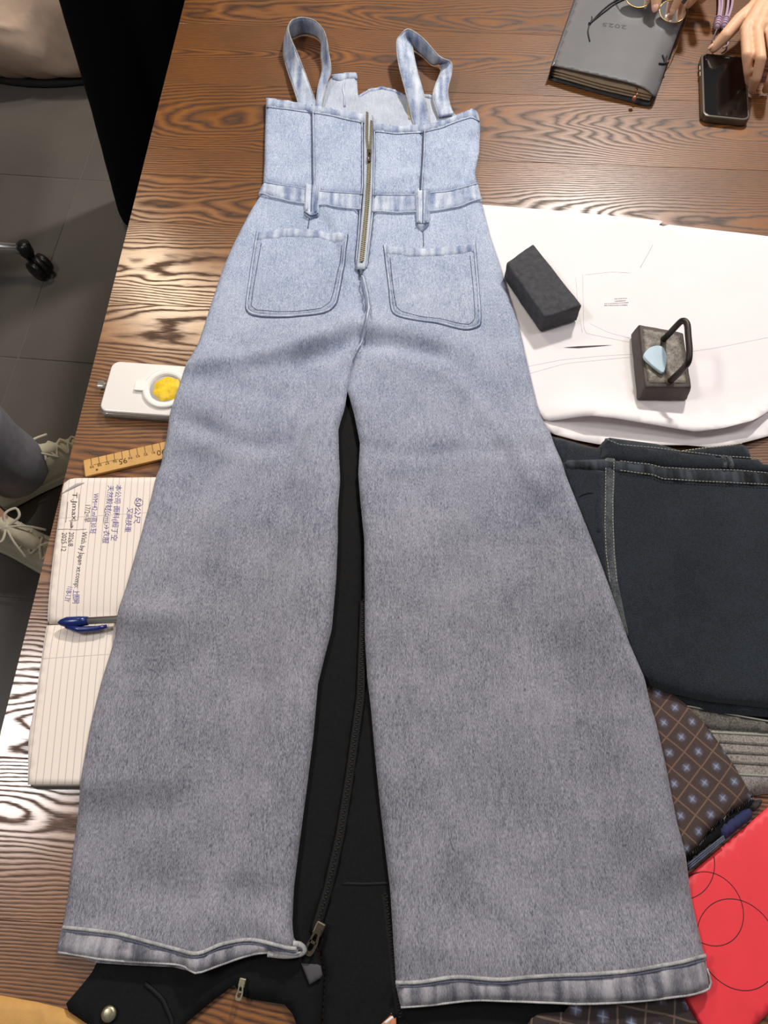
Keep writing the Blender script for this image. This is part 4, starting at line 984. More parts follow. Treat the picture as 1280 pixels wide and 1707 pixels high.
fold([(0.008, 0.5853, 0.76), (0.0629, 0.5385, 0.76), (0.1244, 0.5112, 0.76)], 0.016, -0.002)
fold([(-0.1403, 0.3917, 0.76), (-0.1212, 0.3133, 0.76), (-0.1379, 0.2402, 0.76)], 0.02, 0.0025)
fold([(0.0411, 0.2262, 0.76), (0.0648, 0.114, 0.76), (0.0738, 0.0132, 0.76)], 0.022, 0.003)
fold([(0.0965, 0.2402, 0.76), (0.1383, 0.1458, 0.76), (0.1571, 0.0535, 0.76)], 0.022, -0.003)
fold([(-0.2358, -0.02, 0.76), (-0.1863, -0.0308, 0.76), (-0.1326, -0.0254, 0.76)], 0.018, -0.004)
fold([(-0.18, -0.0931, 0.76), (-0.1743, -0.0625, 0.76), (-0.1726, -0.0361, 0.76)], 0.014, 0.008)
fold([(-0.1359, -0.0625, 0.76), (-0.1322, -0.0308, 0.76)], 0.014, -0.004)
fold([(-0.0824, -0.0702, 0.76), (-0.1004, -0.0625, 0.76), (-0.1192, -0.0468, 0.76)], 0.012, 0.005)
fold([(-0.2646, 0.2617, 0.76), (-0.2109, 0.2124, 0.76), (-0.1844, 0.1458, 0.76)], 0.02, 0.0025)
fold([(-0.0903, 0.8976, 0.76), (-0.0715, 0.8676, 0.76), (-0.0544, 0.8152, 0.76)], 0.01, 0.003)
fold([(-0.1038, 0.8952, 0.76), (-0.0819, 0.8558, 0.76), (-0.0608, 0.7926, 0.76)], 0.008, -0.003)
fold([(0.0000, 0.9533, 0.76), (0.0464, 0.9724, 0.76), (0.0739, 0.9597, 0.76)], 0.006, 0.002)
fold([(0.1201, 0.9597, 0.76), (0.1364, 1.0113, 0.76), (0.143, 1.0513, 0.76)], 0.008, -0.005)
fold([(-0.1914, 0.9221, 0.76), (-0.1558, 0.937, 0.76), (-0.1281, 0.932, 0.76)], 0.005, 0.002)
fold([(0.0354, -0.0625, 0.76), (0.0935, -0.083, 0.76), (0.1519, -0.083, 0.76)], 0.02, 0.003)
fold([(-0.1724, 0.6441, 0.76), (-0.0912, 0.6683, 0.76), (-0.0458, 0.6796, 0.76)], 0.026, 0.008)
fold([(-0.0083, 0.6796, 0.76), (0.0414, 0.6642, 0.76), (0.1064, 0.6361, 0.76)], 0.026, 0.008)
def wr(x, y):
    x = np.asarray(x, float); y = np.asarray(y, float)
    z = 0.0018 * nz(x, y, 11, 1.0) + 0.0010 * nz(x, y, 34, 5.0) + 0.0003 * nz(x, y, 90, 9.0)
    for p, w_, a in FOLDS:
        d = dist_poly(x, y, p, False); z = z + a * np.exp(-(d / w_) ** 2)
    return z
def js(x, y):
    y = np.asarray(y, float); t = np.clip((y - 0.9) / 0.08, 0, 1); t = t * t * (3 - 2 * t)
    return np.maximum(drape(x, y) + 0.0095 + 0.003 * t + wr(x, y), drape(x, y) + 0.0026)
def jsl(k): return lambda x, y: js(x, y) + k
def under(x, y): return drape(x, y) + 0.0012

ctr_l = [(601, 346), (599, 384), (595, 420), (598, 446), (603, 470), (611, 500), (614, 525), (610, 548), (602, 568), (593, 592), (584, 620), (579, 650)]
ll = [(-0.1901, 0.9348, 0.762), (-0.2026, 0.9027, 0.761), (-0.2142, 0.8666, 0.761), (-0.2247, 0.8315, 0.761), (-0.2344, 0.7916, 0.761), (-0.2456, 0.726, 0.761), (-0.2559, 0.6627, 0.762), (-0.264, 0.6058, 0.772), (-0.269, 0.5759, 0.774), (-0.2766, 0.5335, 0.768), (-0.2831, 0.4752, 0.761), (-0.2872, 0.4226, 0.764), (-0.2939, 0.365, 0.766), (-0.301, 0.3112, 0.766), (-0.3063, 0.2743, 0.766), (-0.3066, 0.2375, 0.77), (-0.3144, 0.1906, 0.766), (-0.3194, 0.1384, 0.766), (-0.3208, 0.0829, 0.764), (-0.3225, 0.0419, 0.758), (-0.3218, 0.0076, 0.756), (-0.32, -0.0309, 0.756), (-0.3207, -0.0549, 0.756), (-0.3227, -0.0669, 0.756), (-0.3226, -0.0777, 0.756), (-0.2865, -0.081, 0.76), (-0.2557, -0.0831, 0.764), (-0.2146, -0.085, 0.765), (-0.1909, -0.0869, 0.766), (-0.1769, -0.0915, 0.77), (-0.1619, -0.0879, 0.766), (-0.1396, -0.0811, 0.764), (-0.1225, -0.077, 0.764), (-0.105, -0.076, 0.764), (-0.0875, -0.077, 0.764), (-0.08, -0.0755, 0.764), (-0.0825, -0.0704, 0.764), (-0.0881, -0.0653, 0.764), (-0.0905, -0.0518, 0.764), (-0.0903, -0.0199, 0.764), (-0.0863, 0.0244, 0.764), (-0.0811, 0.0769, 0.764), (-0.0766, 0.126, 0.764), (-0.0735, 0.1843, 0.764), (-0.0648, 0.2252, 0.764), (-0.0599, 0.2462, 0.764), (-0.0566, 0.3044, 0.764), (-0.0558, 0.358, 0.764), (-0.0568, 0.3979, 0.764), (-0.0548, 0.4393, 0.764), (-0.0572, 0.4736, 0.764), (-0.0589, 0.5133, 0.764), (-0.0511, 0.5452, 0.764), (-0.0485, 0.5732, 0.764), (-0.0451, 0.6032, 0.762), (-0.0383, 0.6306, 0.762), (-0.0313, 0.6546, 0.762), (-0.0249, 0.675, 0.762), (-0.0218, 0.6988, 0.762), (-0.0245, 0.7251, 0.762), (-0.0317, 0.7575, 0.762), (-0.0363, 0.784, 0.762), (-0.0394, 0.8133, 0.762), (-0.0364, 0.855, 0.762), (-0.0352, 0.9004, 0.762), (-0.0346, 0.92, 0.762), (-0.1095, 0.9299, 0.762)]
rl = [(-0.0173, 0.92, 0.762), (-0.0185, 0.8931, 0.762), (-0.0221, 0.8456, 0.762), (-0.0286, 0.7907, 0.762), (-0.0337, 0.7829, 0.762), (-0.0344, 0.7707, 0.762), (-0.0289, 0.7358, 0.762), (-0.0233, 0.6988, 0.762), (-0.0265, 0.675, 0.762), (-0.0329, 0.6546, 0.762), (-0.0399, 0.6306, 0.762), (-0.0464, 0.6032, 0.762), (-0.0489, 0.5745, 0.762), (-0.0391, 0.536, 0.764), (-0.0307, 0.4911, 0.764), (-0.0324, 0.4478, 0.764), (-0.0297, 0.4143, 0.764), (-0.0239, 0.358, 0.764), (-0.0225, 0.2895, 0.764), (-0.022, 0.2391, 0.764), (-0.0188, 0.191, 0.764), (-0.0145, 0.158, 0.764), (-0.0096, 0.1073, 0.764), (-0.005, 0.065, 0.764), (0.0000, 0.0244, 0.764), (0.006, -0.0199, 0.764), (0.0088, -0.0622, 0.764), (0.0115, -0.1011, 0.764), (0.0159, -0.1216, 0.764), (0.0455, -0.1197, 0.764), (0.0854, -0.1155, 0.766), (0.1246, -0.1159, 0.77), (0.1803, -0.1164, 0.774), (0.2312, -0.1144, 0.774), (0.2719, -0.1109, 0.772), (0.3129, -0.107, 0.76), (0.3133, -0.088, 0.76), (0.311, -0.0573, 0.76), (0.3078, -0.0145, 0.764), (0.3004, 0.041, 0.776), (0.2972, 0.0997, 0.776), (0.2934, 0.1427, 0.778), (0.2842, 0.1861, 0.786), (0.2726, 0.2256, 0.788), (0.2639, 0.2666, 0.79), (0.2561, 0.3024, 0.79), (0.2457, 0.3467, 0.791), (0.2358, 0.3854, 0.791), (0.223, 0.4343, 0.79), (0.2149, 0.4819, 0.78), (0.206, 0.5322, 0.77), (0.1995, 0.5826, 0.764), (0.195, 0.6227, 0.762), (0.1883, 0.684, 0.761), (0.1786, 0.7367, 0.761), (0.1693, 0.7916, 0.761), (0.1579, 0.8489, 0.761), (0.1496, 0.9088, 0.761), (0.1467, 0.9249, 0.762), (0.0546, 0.92, 0.762)]
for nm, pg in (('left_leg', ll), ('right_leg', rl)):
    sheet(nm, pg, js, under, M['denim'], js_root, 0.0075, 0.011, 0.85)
# waistband
wbl = [(-0.1839, 0.9552, 0.764), (-0.1559, 0.9489, 0.764), (-0.1189, 0.9414, 0.764), (-0.073, 0.9352, 0.764), (-0.0319, 0.9327, 0.764), (-0.0347, 0.8971, 0.764), (-0.0631, 0.8995, 0.764), (-0.0993, 0.9044, 0.764), (-0.1449, 0.9129, 0.764), (-0.1922, 0.929, 0.764), (-0.1895, 0.9427, 0.764)]
wbr = [(-0.0173, 0.9302, 0.764), (0.0182, 0.929, 0.764), (0.0456, 0.9302, 0.764), (0.1005, 0.9377, 0.764), (0.1443, 0.954, 0.764), (0.147, 0.9364, 0.764), (0.1486, 0.9142, 0.764), (0.1173, 0.9032, 0.764), (0.0719, 0.8935, 0.764), (0.018, 0.8911, 0.764), (-0.0184, 0.8935, 0.764)]
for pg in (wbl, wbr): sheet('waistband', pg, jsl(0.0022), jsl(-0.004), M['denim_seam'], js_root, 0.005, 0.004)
for q in ([(-0.1833, 0.9505, 0.766), (-0.1186, 0.9367, 0.766), (-0.0728, 0.9305, 0.766), (-0.0327, 0.928, 0.766)], [(-0.19, 0.928, 0.766), (-0.1447, 0.9133, 0.766), (-0.0992, 0.9047, 0.766), (-0.0351, 0.8974, 0.766)], [(-0.0163, 0.9256, 0.766), (0.0454, 0.9256, 0.766), (0.1002, 0.933, 0.766), (0.1438, 0.9492, 0.766)], [(-0.018, 0.8938, 0.766), (0.0179, 0.8914, 0.766), (0.0718, 0.8938, 0.766), (0.1171, 0.9035, 0.766), (0.1475, 0.9145, 0.766)]):
    ribbon('band_seam', q, 0.0026, jsl(0.0024), M['denim_pale_blue'], js_root, 0.0009)
# back bodice
bl1 = [(-0.1937, 1.1464, 0.762), (-0.1569, 1.1385, 0.762), (-0.1182, 1.1285, 0.762), (-0.1142, 1.0489, 0.762), (-0.109, 0.9398, 0.762), (-0.1469, 0.9461, 0.762), (-0.186, 0.9549, 0.762), (-0.1868, 0.9959, 0.762), (-0.1902, 1.0624, 0.762)]
bl2 = [(-0.1177, 1.1285, 0.762), (-0.0779, 1.1179, 0.762), (-0.034, 1.108, 0.762), (-0.0328, 1.0077, 0.762), (-0.032, 0.9324, 0.762), (-0.0731, 0.9348, 0.762), (-0.1084, 0.9398, 0.762), (-0.1136, 1.0489, 0.762)]
br1 = [(-0.0173, 1.0858, 0.762), (0.0192, 1.0802, 0.762), (0.0635, 1.083, 0.762), (0.0601, 1.009, 0.762), (0.0548, 0.9324, 0.762), (0.0182, 0.9286, 0.762), (-0.0173, 0.9299, 0.762), (-0.0169, 1.0024, 0.762)]
br2 = [(0.0641, 1.083, 0.762), (0.0966, 1.0927, 0.762), (0.1312, 1.1123, 0.762), (0.1443, 1.1207, 0.762), (0.1516, 1.1123, 0.762), (0.1549, 1.083, 0.762), (0.1499, 1.0222, 0.762), (0.1411, 0.9778, 0.762), (0.1435, 0.9524, 0.762), (0.1006, 0.9361, 0.762), (0.0553, 0.9324, 0.762), (0.0606, 1.009, 0.762)]
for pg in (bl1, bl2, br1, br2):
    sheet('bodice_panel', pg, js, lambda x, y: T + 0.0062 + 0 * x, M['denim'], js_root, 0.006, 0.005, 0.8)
for q in ([(-0.1178, 1.1258, 0.7625), (-0.1138, 1.0483, 0.7625), (-0.1087, 0.9418, 0.7625)], [(0.0637, 1.081, 0.7625), (0.0603, 1.0084, 0.7625), (0.0551, 0.9343, 0.7625)]):
    ribbon('princess_seam', q, 0.0013, js, M['denim_line'], js_root, 0.0003)
    ribbon('seam_ridge', [(a[0] + 0.0022, a[1], a[2]) for a in q], 0.0026, js, M['denim_pale_blue'], js_root, 0.0006)
ubl = [(-0.1933, 1.1444, 0.7635), (-0.1566, 1.1366, 0.7635), (-0.118, 1.1266, 0.7635), (-0.0778, 1.116, 0.7635), (-0.03, 1.1054, 0.7635), (-0.0308, 1.0839, 0.7635), (-0.0578, 1.0908, 0.7635), (-0.0822, 1.0991, 0.7635), (-0.1173, 1.1075, 0.7635), (-0.1555, 1.1145, 0.7635), (-0.1918, 1.1202, 0.7635)]
ubr = [(-0.0183, 1.0839, 0.7635), (0.0192, 1.0784, 0.7635), (0.0634, 1.0811, 0.7635), (0.0964, 1.0908, 0.7635), (0.131, 1.1103, 0.7635), (0.144, 1.1188, 0.7635), (0.1514, 1.1103, 0.7635), (0.1541, 1.088, 0.7635), (0.141, 1.0963, 0.7635), (0.1252, 1.0894, 0.7635), (0.091, 1.0715, 0.7635), (0.0573, 1.0619, 0.7635), (0.0191, 1.0592, 0.7635), (-0.0182, 1.0647, 0.7635)]
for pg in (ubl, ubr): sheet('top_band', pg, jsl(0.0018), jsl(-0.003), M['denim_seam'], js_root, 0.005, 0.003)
for q in ([(-0.1907, 1.1181, 0.7635), (-0.1554, 1.1131, 0.7635), (-0.1172, 1.1054, 0.7635), (-0.0821, 1.097, 0.7635), (-0.0578, 1.0887, 0.7635), (-0.0317, 1.0818, 0.7635)], [(-0.0172, 1.0626, 0.7635), (0.0191, 1.0572, 0.7635), (0.0572, 1.0599, 0.7635), (0.0909, 1.0694, 0.7635), (0.1252, 1.0873, 0.7635), (0.1409, 1.0936, 0.7635), (0.1529, 1.0839, 0.7635)]):
    ribbon('band_seam', q, 0.0016, js, M['denim_line'], js_root, 0.0008)
# side edge of the bodice, the front layer below
fb = [(-0.1194, 1.1288, 0.754), (-0.1122, 1.1442, 0.754), (-0.1081, 1.1598, 0.754), (-0.1017, 1.1809, 0.754), (-0.0863, 1.2093, 0.754), (-0.0465, 1.2142, 0.754), (-0.0428, 1.1598, 0.754), (-0.0244, 1.1777, 0.754), (-0.0028, 1.1836, 0.754), (0.0187, 1.1756, 0.754), (0.0417, 1.1562, 0.754), (0.0651, 1.1651, 0.754), (0.0828, 1.1598, 0.754), (0.1034, 1.1365, 0.754), (0.1201, 1.1109, 0.754), (0.1423, 1.0983, 0.754), (0.1491, 1.0587, 0.754), (0.1411, 1.0011, 0.754), (0.1345, 0.9686, 0.754), (-0.0226, 0.9549, 0.754), (-0.1828, 0.9871, 0.754), (-0.1869, 1.0685, 0.754), (-0.19, 1.1288, 0.754), (-0.1653, 1.1288, 0.754)]
fw = lambda x, y: T + 0.0042 + 0.0018 * nz(x, y, 42, 2) + 0.0009 * nz(x, y, 80, 6)
sheet('front_bodice', fb, fw, flat(0.0008), M['denim_inside'], js_root, 0.005, 0.004)
for q in ([(-0.0437, 1.1561, 0.756), (-0.0243, 1.175, 0.756), (-0.0028, 1.1814, 0.756), (0.0186, 1.1734, 0.756), (0.0427, 1.1525, 0.756), (0.0412, 1.1447, 0.756), (0.0172, 1.1656, 0.756), (-0.0028, 1.1734, 0.756), (-0.0232, 1.1671, 0.756), (-0.0412, 1.1494, 0.756)], [(-0.0884, 1.2103, 0.756), (-0.0718, 1.2135, 0.756), (-0.0464, 1.2152, 0.756), (-0.044, 1.1984, 0.756), (-0.0606, 1.1995, 0.756), (-0.0742, 1.1931, 0.756), (-0.0873, 1.1984, 0.756)],
          [(0.0632, 1.1624, 0.756), (0.0844, 1.1582, 0.756), (0.1032, 1.1344, 0.756), (0.1164, 1.1109, 0.756), (0.111, 1.1059, 0.756), (0.0976, 1.1262, 0.756), (0.0817, 1.1488, 0.756), (0.0648, 1.154, 0.756)]):
    sheet('front_band', q, lambda x, y: fw(x, y) + 0.0025, lambda x, y: fw(x, y) - 0.001, M['denim_seam'], js_root, 0.004, 0.003)
ribbon('inner_seam', [(-0.0663, 1.1942, 0.756), (-0.068, 1.1729, 0.756), (-0.0647, 1.152, 0.756), (-0.0649, 1.1313, 0.756)], 0.004, fw, M['denim_seam'], js_root, 0.002)
ribbon('inner_seam', [(0.041, 1.1364, 0.756), (0.0415, 1.116, 0.756), (0.0434, 1.1008, 0.756)], 0.008, fw, M['stitch_pale'], js_root, 0.001)
# straps: a closed band between two edges, each point given in space
def strap(A, B, mat, th=0.0026, per=6):
    A = catmull(A, per); B = catmull(B, per); n = len(A); W = 7
    P = np.array([[A[i] + (B[i] - A[i]) * k / (W - 1) for k in range(W)] for i in range(n)])
    du = np.gradient(P, axis=0); dv = np.gradient(P, axis=1)
    nr = np.cross(du, dv); nr /= np.linalg.norm(nr, axis=2, keepdims=True) + 1e-12
    off = np.full((1, W, 1), th / 2); off[0, 0] = off[0, -1] = th * 0.35
    off[0, 1] = off[0, -2] = th * 0.62
    V = [tuple(q) for q in (P + nr * off).reshape(-1, 3)] + [tuple(q) for q in (P - nr * off).reshape(-1, 3)]
    m = n * W; F = []
    for i in range(n - 1):
        for k in range(W - 1):
            a = i * W + k; F.append((a, a + 1, a + W + 1, a + W)); F.append((a + m, a + W + m, a + W + 1 + m, a + 1 + m))
        a = i * W; F.append((a, a + W, a + W + m, a + m)); a = i * W + W - 1; F.append((a, a + m, a + W + m, a + W))
    for i in (0, n - 1):
        for k in range(W - 1):
            a = i * W + k; F.append((a, a + m, a + 1 + m, a + 1))
    s = obj('strap', V, F, mat, js_root)
    # double stitched edges as thin cords
    for k in (0, W - 1):
        mb = MB(); mb.tube([tuple(P[i, k]) for i in range(n)], 0.0012, 6); mb.build('strap_edge', M['denim_pale'], s)
    return s
A = [(-0.1076, 1.1179, 0.7545), (-0.1116, 1.1358, 0.7565), (-0.1224, 1.1645, 0.768), (-0.1348, 1.2011, 0.774), (-0.1472, 1.2357, 0.78), (-0.1558, 1.2573, 0.784), (-0.161, 1.2806, 0.787), (-0.1573, 1.296, 0.788), (-0.1496, 1.3028, 0.788), (-0.1381, 1.3062, 0.788), (-0.1196, 1.3, 0.788), (-0.1044, 1.2806, 0.787), (-0.0975, 1.2628, 0.784), (-0.0927, 1.2332, 0.778), (-0.0881, 1.1947, 0.771), (-0.0952, 1.1712, 0.765), (-0.1, 1.1322, 0.76), (-0.1006, 1.1211, 0.756)]
B = [(-0.1385, 1.123, 0.7545), (-0.1416, 1.1409, 0.7565), (-0.1506, 1.1728, 0.76), (-0.1614, 1.2129, 0.758), (-0.1704, 1.2541, 0.756), (-0.1722, 1.278, 0.755), (-0.1719, 1.3051, 0.754), (-0.1668, 1.3049, 0.753), (-0.1583, 1.306, 0.753), (-0.1419, 1.3164, 0.753), (-0.1249, 1.3129, 0.753), (-0.1133, 1.3037, 0.753), (-0.1078, 1.288, 0.754), (-0.1072, 1.2541, 0.756), (-0.1031, 1.2155, 0.76), (-0.1089, 1.1688, 0.761), (-0.1101, 1.1376, 0.759), (-0.1098, 1.1236, 0.756)]
strap(A, B, M['denim_seam'])
A = [(0.048, 1.0817, 0.7545), (0.0461, 1.0972, 0.7565), (0.0359, 1.1463, 0.768), (0.0246, 1.2036, 0.776), (0.0213, 1.2492, 0.782), (0.0278, 1.2637, 0.786), (0.0413, 1.2757, 0.788), (0.0657, 1.2573, 0.784), (0.092, 1.2212, 0.778), (0.1109, 1.2158, 0.772), (0.1118, 1.1935, 0.768), (0.1046, 1.1582, 0.763), (0.1079, 1.1261, 0.76), (0.1126, 1.1081, 0.759)]
B = [(0.0752, 1.0837, 0.7545), (0.073, 1.0992, 0.7565), (0.0646, 1.1412, 0.768), (0.0549, 1.1933, 0.772), (0.0492, 1.2365, 0.772), (0.0473, 1.2702, 0.766), (0.0496, 1.2757, 0.755), (0.0635, 1.2629, 0.753), (0.0813, 1.238, 0.753), (0.0949, 1.2332, 0.756), (0.0949, 1.2074, 0.76), (0.0845, 1.1714, 0.761), (0.0806, 1.1441, 0.76), (0.0886, 1.101, 0.759)]
strap(A, B, M['denim_seam'])
# zip
zt = [(-0.0257, 1.101, 0.762), (-0.0249, 1.009, 0.762), (-0.0243, 0.9448, 0.762), (-0.0262, 0.8992, 0.762), (-0.0288, 0.8503, 0.762), (-0.0333, 0.784, 0.762)]
ribbon('zipper_tape', zt, 0.0165, jsl(-0.0008), M['denim_inside'], js_root, 0.0012)
zmain = [(-0.0229, 0.9974, 0.763), (-0.0235, 0.9576, 0.763), (-0.0257, 0.903, 0.763), (-0.0284, 0.8587, 0.763), (-0.0325, 0.7943, 0.763)]
zleft = [(-0.0271, 1.1054, 0.763), (-0.0271, 1.0463, 0.763), (-0.0239, 1.0078, 0.763)]; zright = [(-0.0197, 1.0859, 0.763), (-0.0208, 1.0343, 0.763), (-0.022, 1.0078, 0.763)]
ribbon('tooth_bed', zmain, 0.004, jsl(0.0002), M['brass_dark'], js_root, 0.001)
for q in (zleft, zright): ribbon('tooth_bed', q, 0.0026, jsl(0.0002), M['brass_dark'], js_root, 0.001)
zip_teeth('zipper_teeth', zmain, 0.0019, (0.0011, 0.0046, 0.0016), jsl(0.0017), M['brass'], js_root)
for q in (zleft, zright): zip_teeth('zipper_teeth', q, 0.0019, (0.0011, 0.003, 0.0016), jsl(0.0017), M['brass'], js_root)
a, b = [(-0.0225, 1.0145, 0.764), (-0.0233, 0.991, 0.764)]
zh = float(js(np.array([a[0]]), np.array([a[1]]))[0])
zip_pull(js_root, a, b, M['brass_dark'], zh + 0.0005, 0.85)
for q in ([(-0.0351, 1.083, 0.762), (-0.0338, 1.0077, 0.762), (-0.033, 0.9461, 0.762), (-0.0357, 0.9041, 0.762), (-0.0373, 0.855, 0.762), (-0.0408, 0.7952, 0.762)], [(-0.0153, 1.0624, 0.762), (-0.0154, 1.0024, 0.762), (-0.016, 0.9373, 0.762), (-0.0171, 0.8956, 0.762), (-0.0208, 0.8456, 0.762), (-0.0255, 0.7851, 0.762)]):
    ribbon('placket_edge', q, 0.0022, jsl(0.0004), M['denim_pale_blue'], js_root, 0.001)
q = [(-0.0355, 0.7829, 0.762), (-0.0311, 0.7829, 0.762), (-0.0306, 0.7729, 0.762), (-0.0349, 0.7729, 0.762)]
sheet('bar_tack', q, jsl(0.0012), jsl(-0.001), M['denim_line'], js_root, 0.002, 0.001)
ribbon('centre_seam', [(-0.0318, 0.7707, 0.762), (-0.0291, 0.7575, 0.762), (-0.0228, 0.7251, 0.762), (-0.0205, 0.6988, 0.762), (-0.0232, 0.677, 0.762), (-0.0305, 0.6556, 0.762), (-0.0375, 0.6326, 0.762)], 0.0028, js, M['denim_pale_blue'], js_root, 0.0012)
# belt loops
for pg, r1, r2, tip in (
        ([(-0.1224, 0.9458, 0.768), (-0.0968, 0.9445, 0.768), (-0.0975, 0.8869, 0.768), (-0.1096, 0.8779, 0.768), (-0.1199, 0.8881, 0.768)], [(-0.1173, 0.9445, 0.768), (-0.1165, 0.9136, 0.768), (-0.116, 0.8905, 0.768)], [(-0.1013, 0.9433, 0.768), (-0.1025, 0.9136, 0.768), (-0.1029, 0.8893, 0.768)], [(-0.119, 0.8881, 0.768), (-0.1088, 0.8791, 0.768), (-0.0984, 0.8881, 0.768)]),
        ([(0.0455, 0.9345, 0.768), (0.0728, 0.9333, 0.768), (0.0675, 0.8678, 0.768), (0.057, 0.8543, 0.768), (0.0471, 0.8678, 0.768)], [(0.0518, 0.9333, 0.768), (0.053, 0.9014, 0.768), (0.0524, 0.8678, 0.768)], [(0.0664, 0.932, 0.768), (0.0643, 0.9014, 0.768), (0.0622, 0.8678, 0.768)], [(0.048, 0.8678, 0.768), (0.0577, 0.8655, 0.768), (0.0666, 0.8678, 0.768)])):
    lp = sheet('belt_loop', pg, jsl(0.0055), jsl(0.0005), M['denim_seam'], js_root, 0.004, 0.003)
    for r_ in (r1, r2): ribbon('loop_rib', r_, 0.004, jsl(0.0055), M['denim_seam'], lp, 0.0016)
    ribbon('loop_rib', [tuple((np.array(a) + np.array(b)) / 2) for a, b in zip(r1, r2)], 0.0018, jsl(0.0056), M['denim_line'], lp, 0.0004)
    ribbon('loop_edge', tip, 0.0016, jsl(0.0056), M['denim_line'], lp, 0.0008)
# back yoke darts
for q in ([(-0.1114, 0.8859, 0.762), (-0.1125, 0.8692, 0.762), (-0.113, 0.8597, 0.762)], [(0.0578, 0.8597, 0.762), (0.0583, 0.8421, 0.762), (0.058, 0.8271, 0.762)]):
    ribbon('dart_seam', q, 0.0018, js, M['denim_line'], js_root, 0.0007)
# patch pockets
pk1 = [(-0.1872, 0.854, 0.763), (-0.1688, 0.8575, 0.763), (-0.1423, 0.8611, 0.763), (-0.1066, 0.8581, 0.763), (-0.0798, 0.8528, 0.763), (-0.0557, 0.8458, 0.763), (-0.0555, 0.8353, 0.763), (-0.0598, 0.7898, 0.763), (-0.0662, 0.735, 0.763), (-0.0707, 0.7158, 0.763), (-0.0838, 0.7021, 0.763), (-0.1171, 0.6979, 0.763), (-0.1505, 0.6969, 0.763), (-0.18, 0.7011, 0.763), (-0.1906, 0.7084, 0.763), (-0.1931, 0.719, 0.763), (-0.1916, 0.7566, 0.763), (-0.1896, 0.8124, 0.763)]
pk2 = [(0.0009, 0.8273, 0.763), (0.0351, 0.8238, 0.763), (0.0702, 0.8227, 0.763), (0.1054, 0.8261, 0.763), (0.1318, 0.8284, 0.763), (0.1325, 0.7898, 0.763), (0.1337, 0.7458, 0.763), (0.1335, 0.6927, 0.763), (0.1296, 0.6814, 0.763), (0.1144, 0.6752, 0.763), (0.0995, 0.6772, 0.763), (0.0749, 0.6845, 0.763), (0.0417, 0.6886, 0.763), (0.02, 0.6948, 0.763), (0.0118, 0.7084, 0.763), (0.0085, 0.7458, 0.763), (0.0043, 0.7898, 0.763)]
for pg, k0, band, ins in (
        (pk1, 5, [(-0.187, 0.853, 0.764), (-0.1686, 0.8565, 0.764), (-0.1421, 0.8601, 0.764), (-0.1065, 0.8571, 0.764), (-0.0797, 0.8518, 0.764), (-0.0557, 0.8448, 0.764), (-0.0579, 0.8263, 0.764), (-0.081, 0.8344, 0.764), (-0.1058, 0.839, 0.764), (-0.1412, 0.8413, 0.764), (-0.1674, 0.8379, 0.764), (-0.1874, 0.8344, 0.764)],
         [(-0.1801, 0.8298, 0.764), (-0.1826, 0.7889, 0.764), (-0.1855, 0.7449, 0.764), (-0.1867, 0.715, 0.764), (-0.1778, 0.7076, 0.764), (-0.1508, 0.7044, 0.764), (-0.1173, 0.7044, 0.764), (-0.0881, 0.7086, 0.764), (-0.0759, 0.7203, 0.764), (-0.0714, 0.7406, 0.764), (-0.0649, 0.7889, 0.764), (-0.0613, 0.8229, 0.764)]),
        (pk2, 4, [(0.0009, 0.8263, 0.764), (0.0351, 0.8229, 0.764), (0.0701, 0.8217, 0.764), (0.1052, 0.8252, 0.764), (0.1317, 0.8275, 0.764), (0.1317, 0.8103, 0.764), (0.1045, 0.8069, 0.764), (0.0696, 0.8035, 0.764), (0.0348, 0.8046, 0.764), (0.0026, 0.8092, 0.764)],
         [(0.0087, 0.8024, 0.764), (0.0112, 0.7667, 0.764), (0.0144, 0.7341, 0.764), (0.0176, 0.7118, 0.764), (0.0251, 0.7024, 0.764), (0.0501, 0.694, 0.764), (0.0792, 0.6909, 0.764), (0.103, 0.6837, 0.764), (0.1196, 0.6826, 0.764), (0.1268, 0.693, 0.764), (0.1271, 0.7341, 0.764), (0.1258, 0.7778, 0.764), (0.1245, 0.8046, 0.764)])):
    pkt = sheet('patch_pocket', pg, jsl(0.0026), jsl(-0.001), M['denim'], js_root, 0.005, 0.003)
    sheet('pocket_hem', band, jsl(0.0042), jsl(0.0005), M['denim_seam'], pkt, 0.004, 0.003)
    ribbon('pocket_seam', ins, 0.0013, jsl(0.0027), M['denim_line'], pkt, 0.0004)
    ribbon('pocket_ridge', catmull(pg[k0:] + pg[:1], 3), 0.0034, jsl(0.0016), M['denim_pale_blue'], pkt, 0.0012)
    ribbon('pocket_shadow_seam', catmull([tuple(np.array(q_) + (np.array(q_) - np.mean(pg, axis=0)) * 0.03) for q_ in pg[k0:] + pg[:1]], 3), 0.0016, jsl(0.0001), M['denim_line'], pkt, 0.0004)
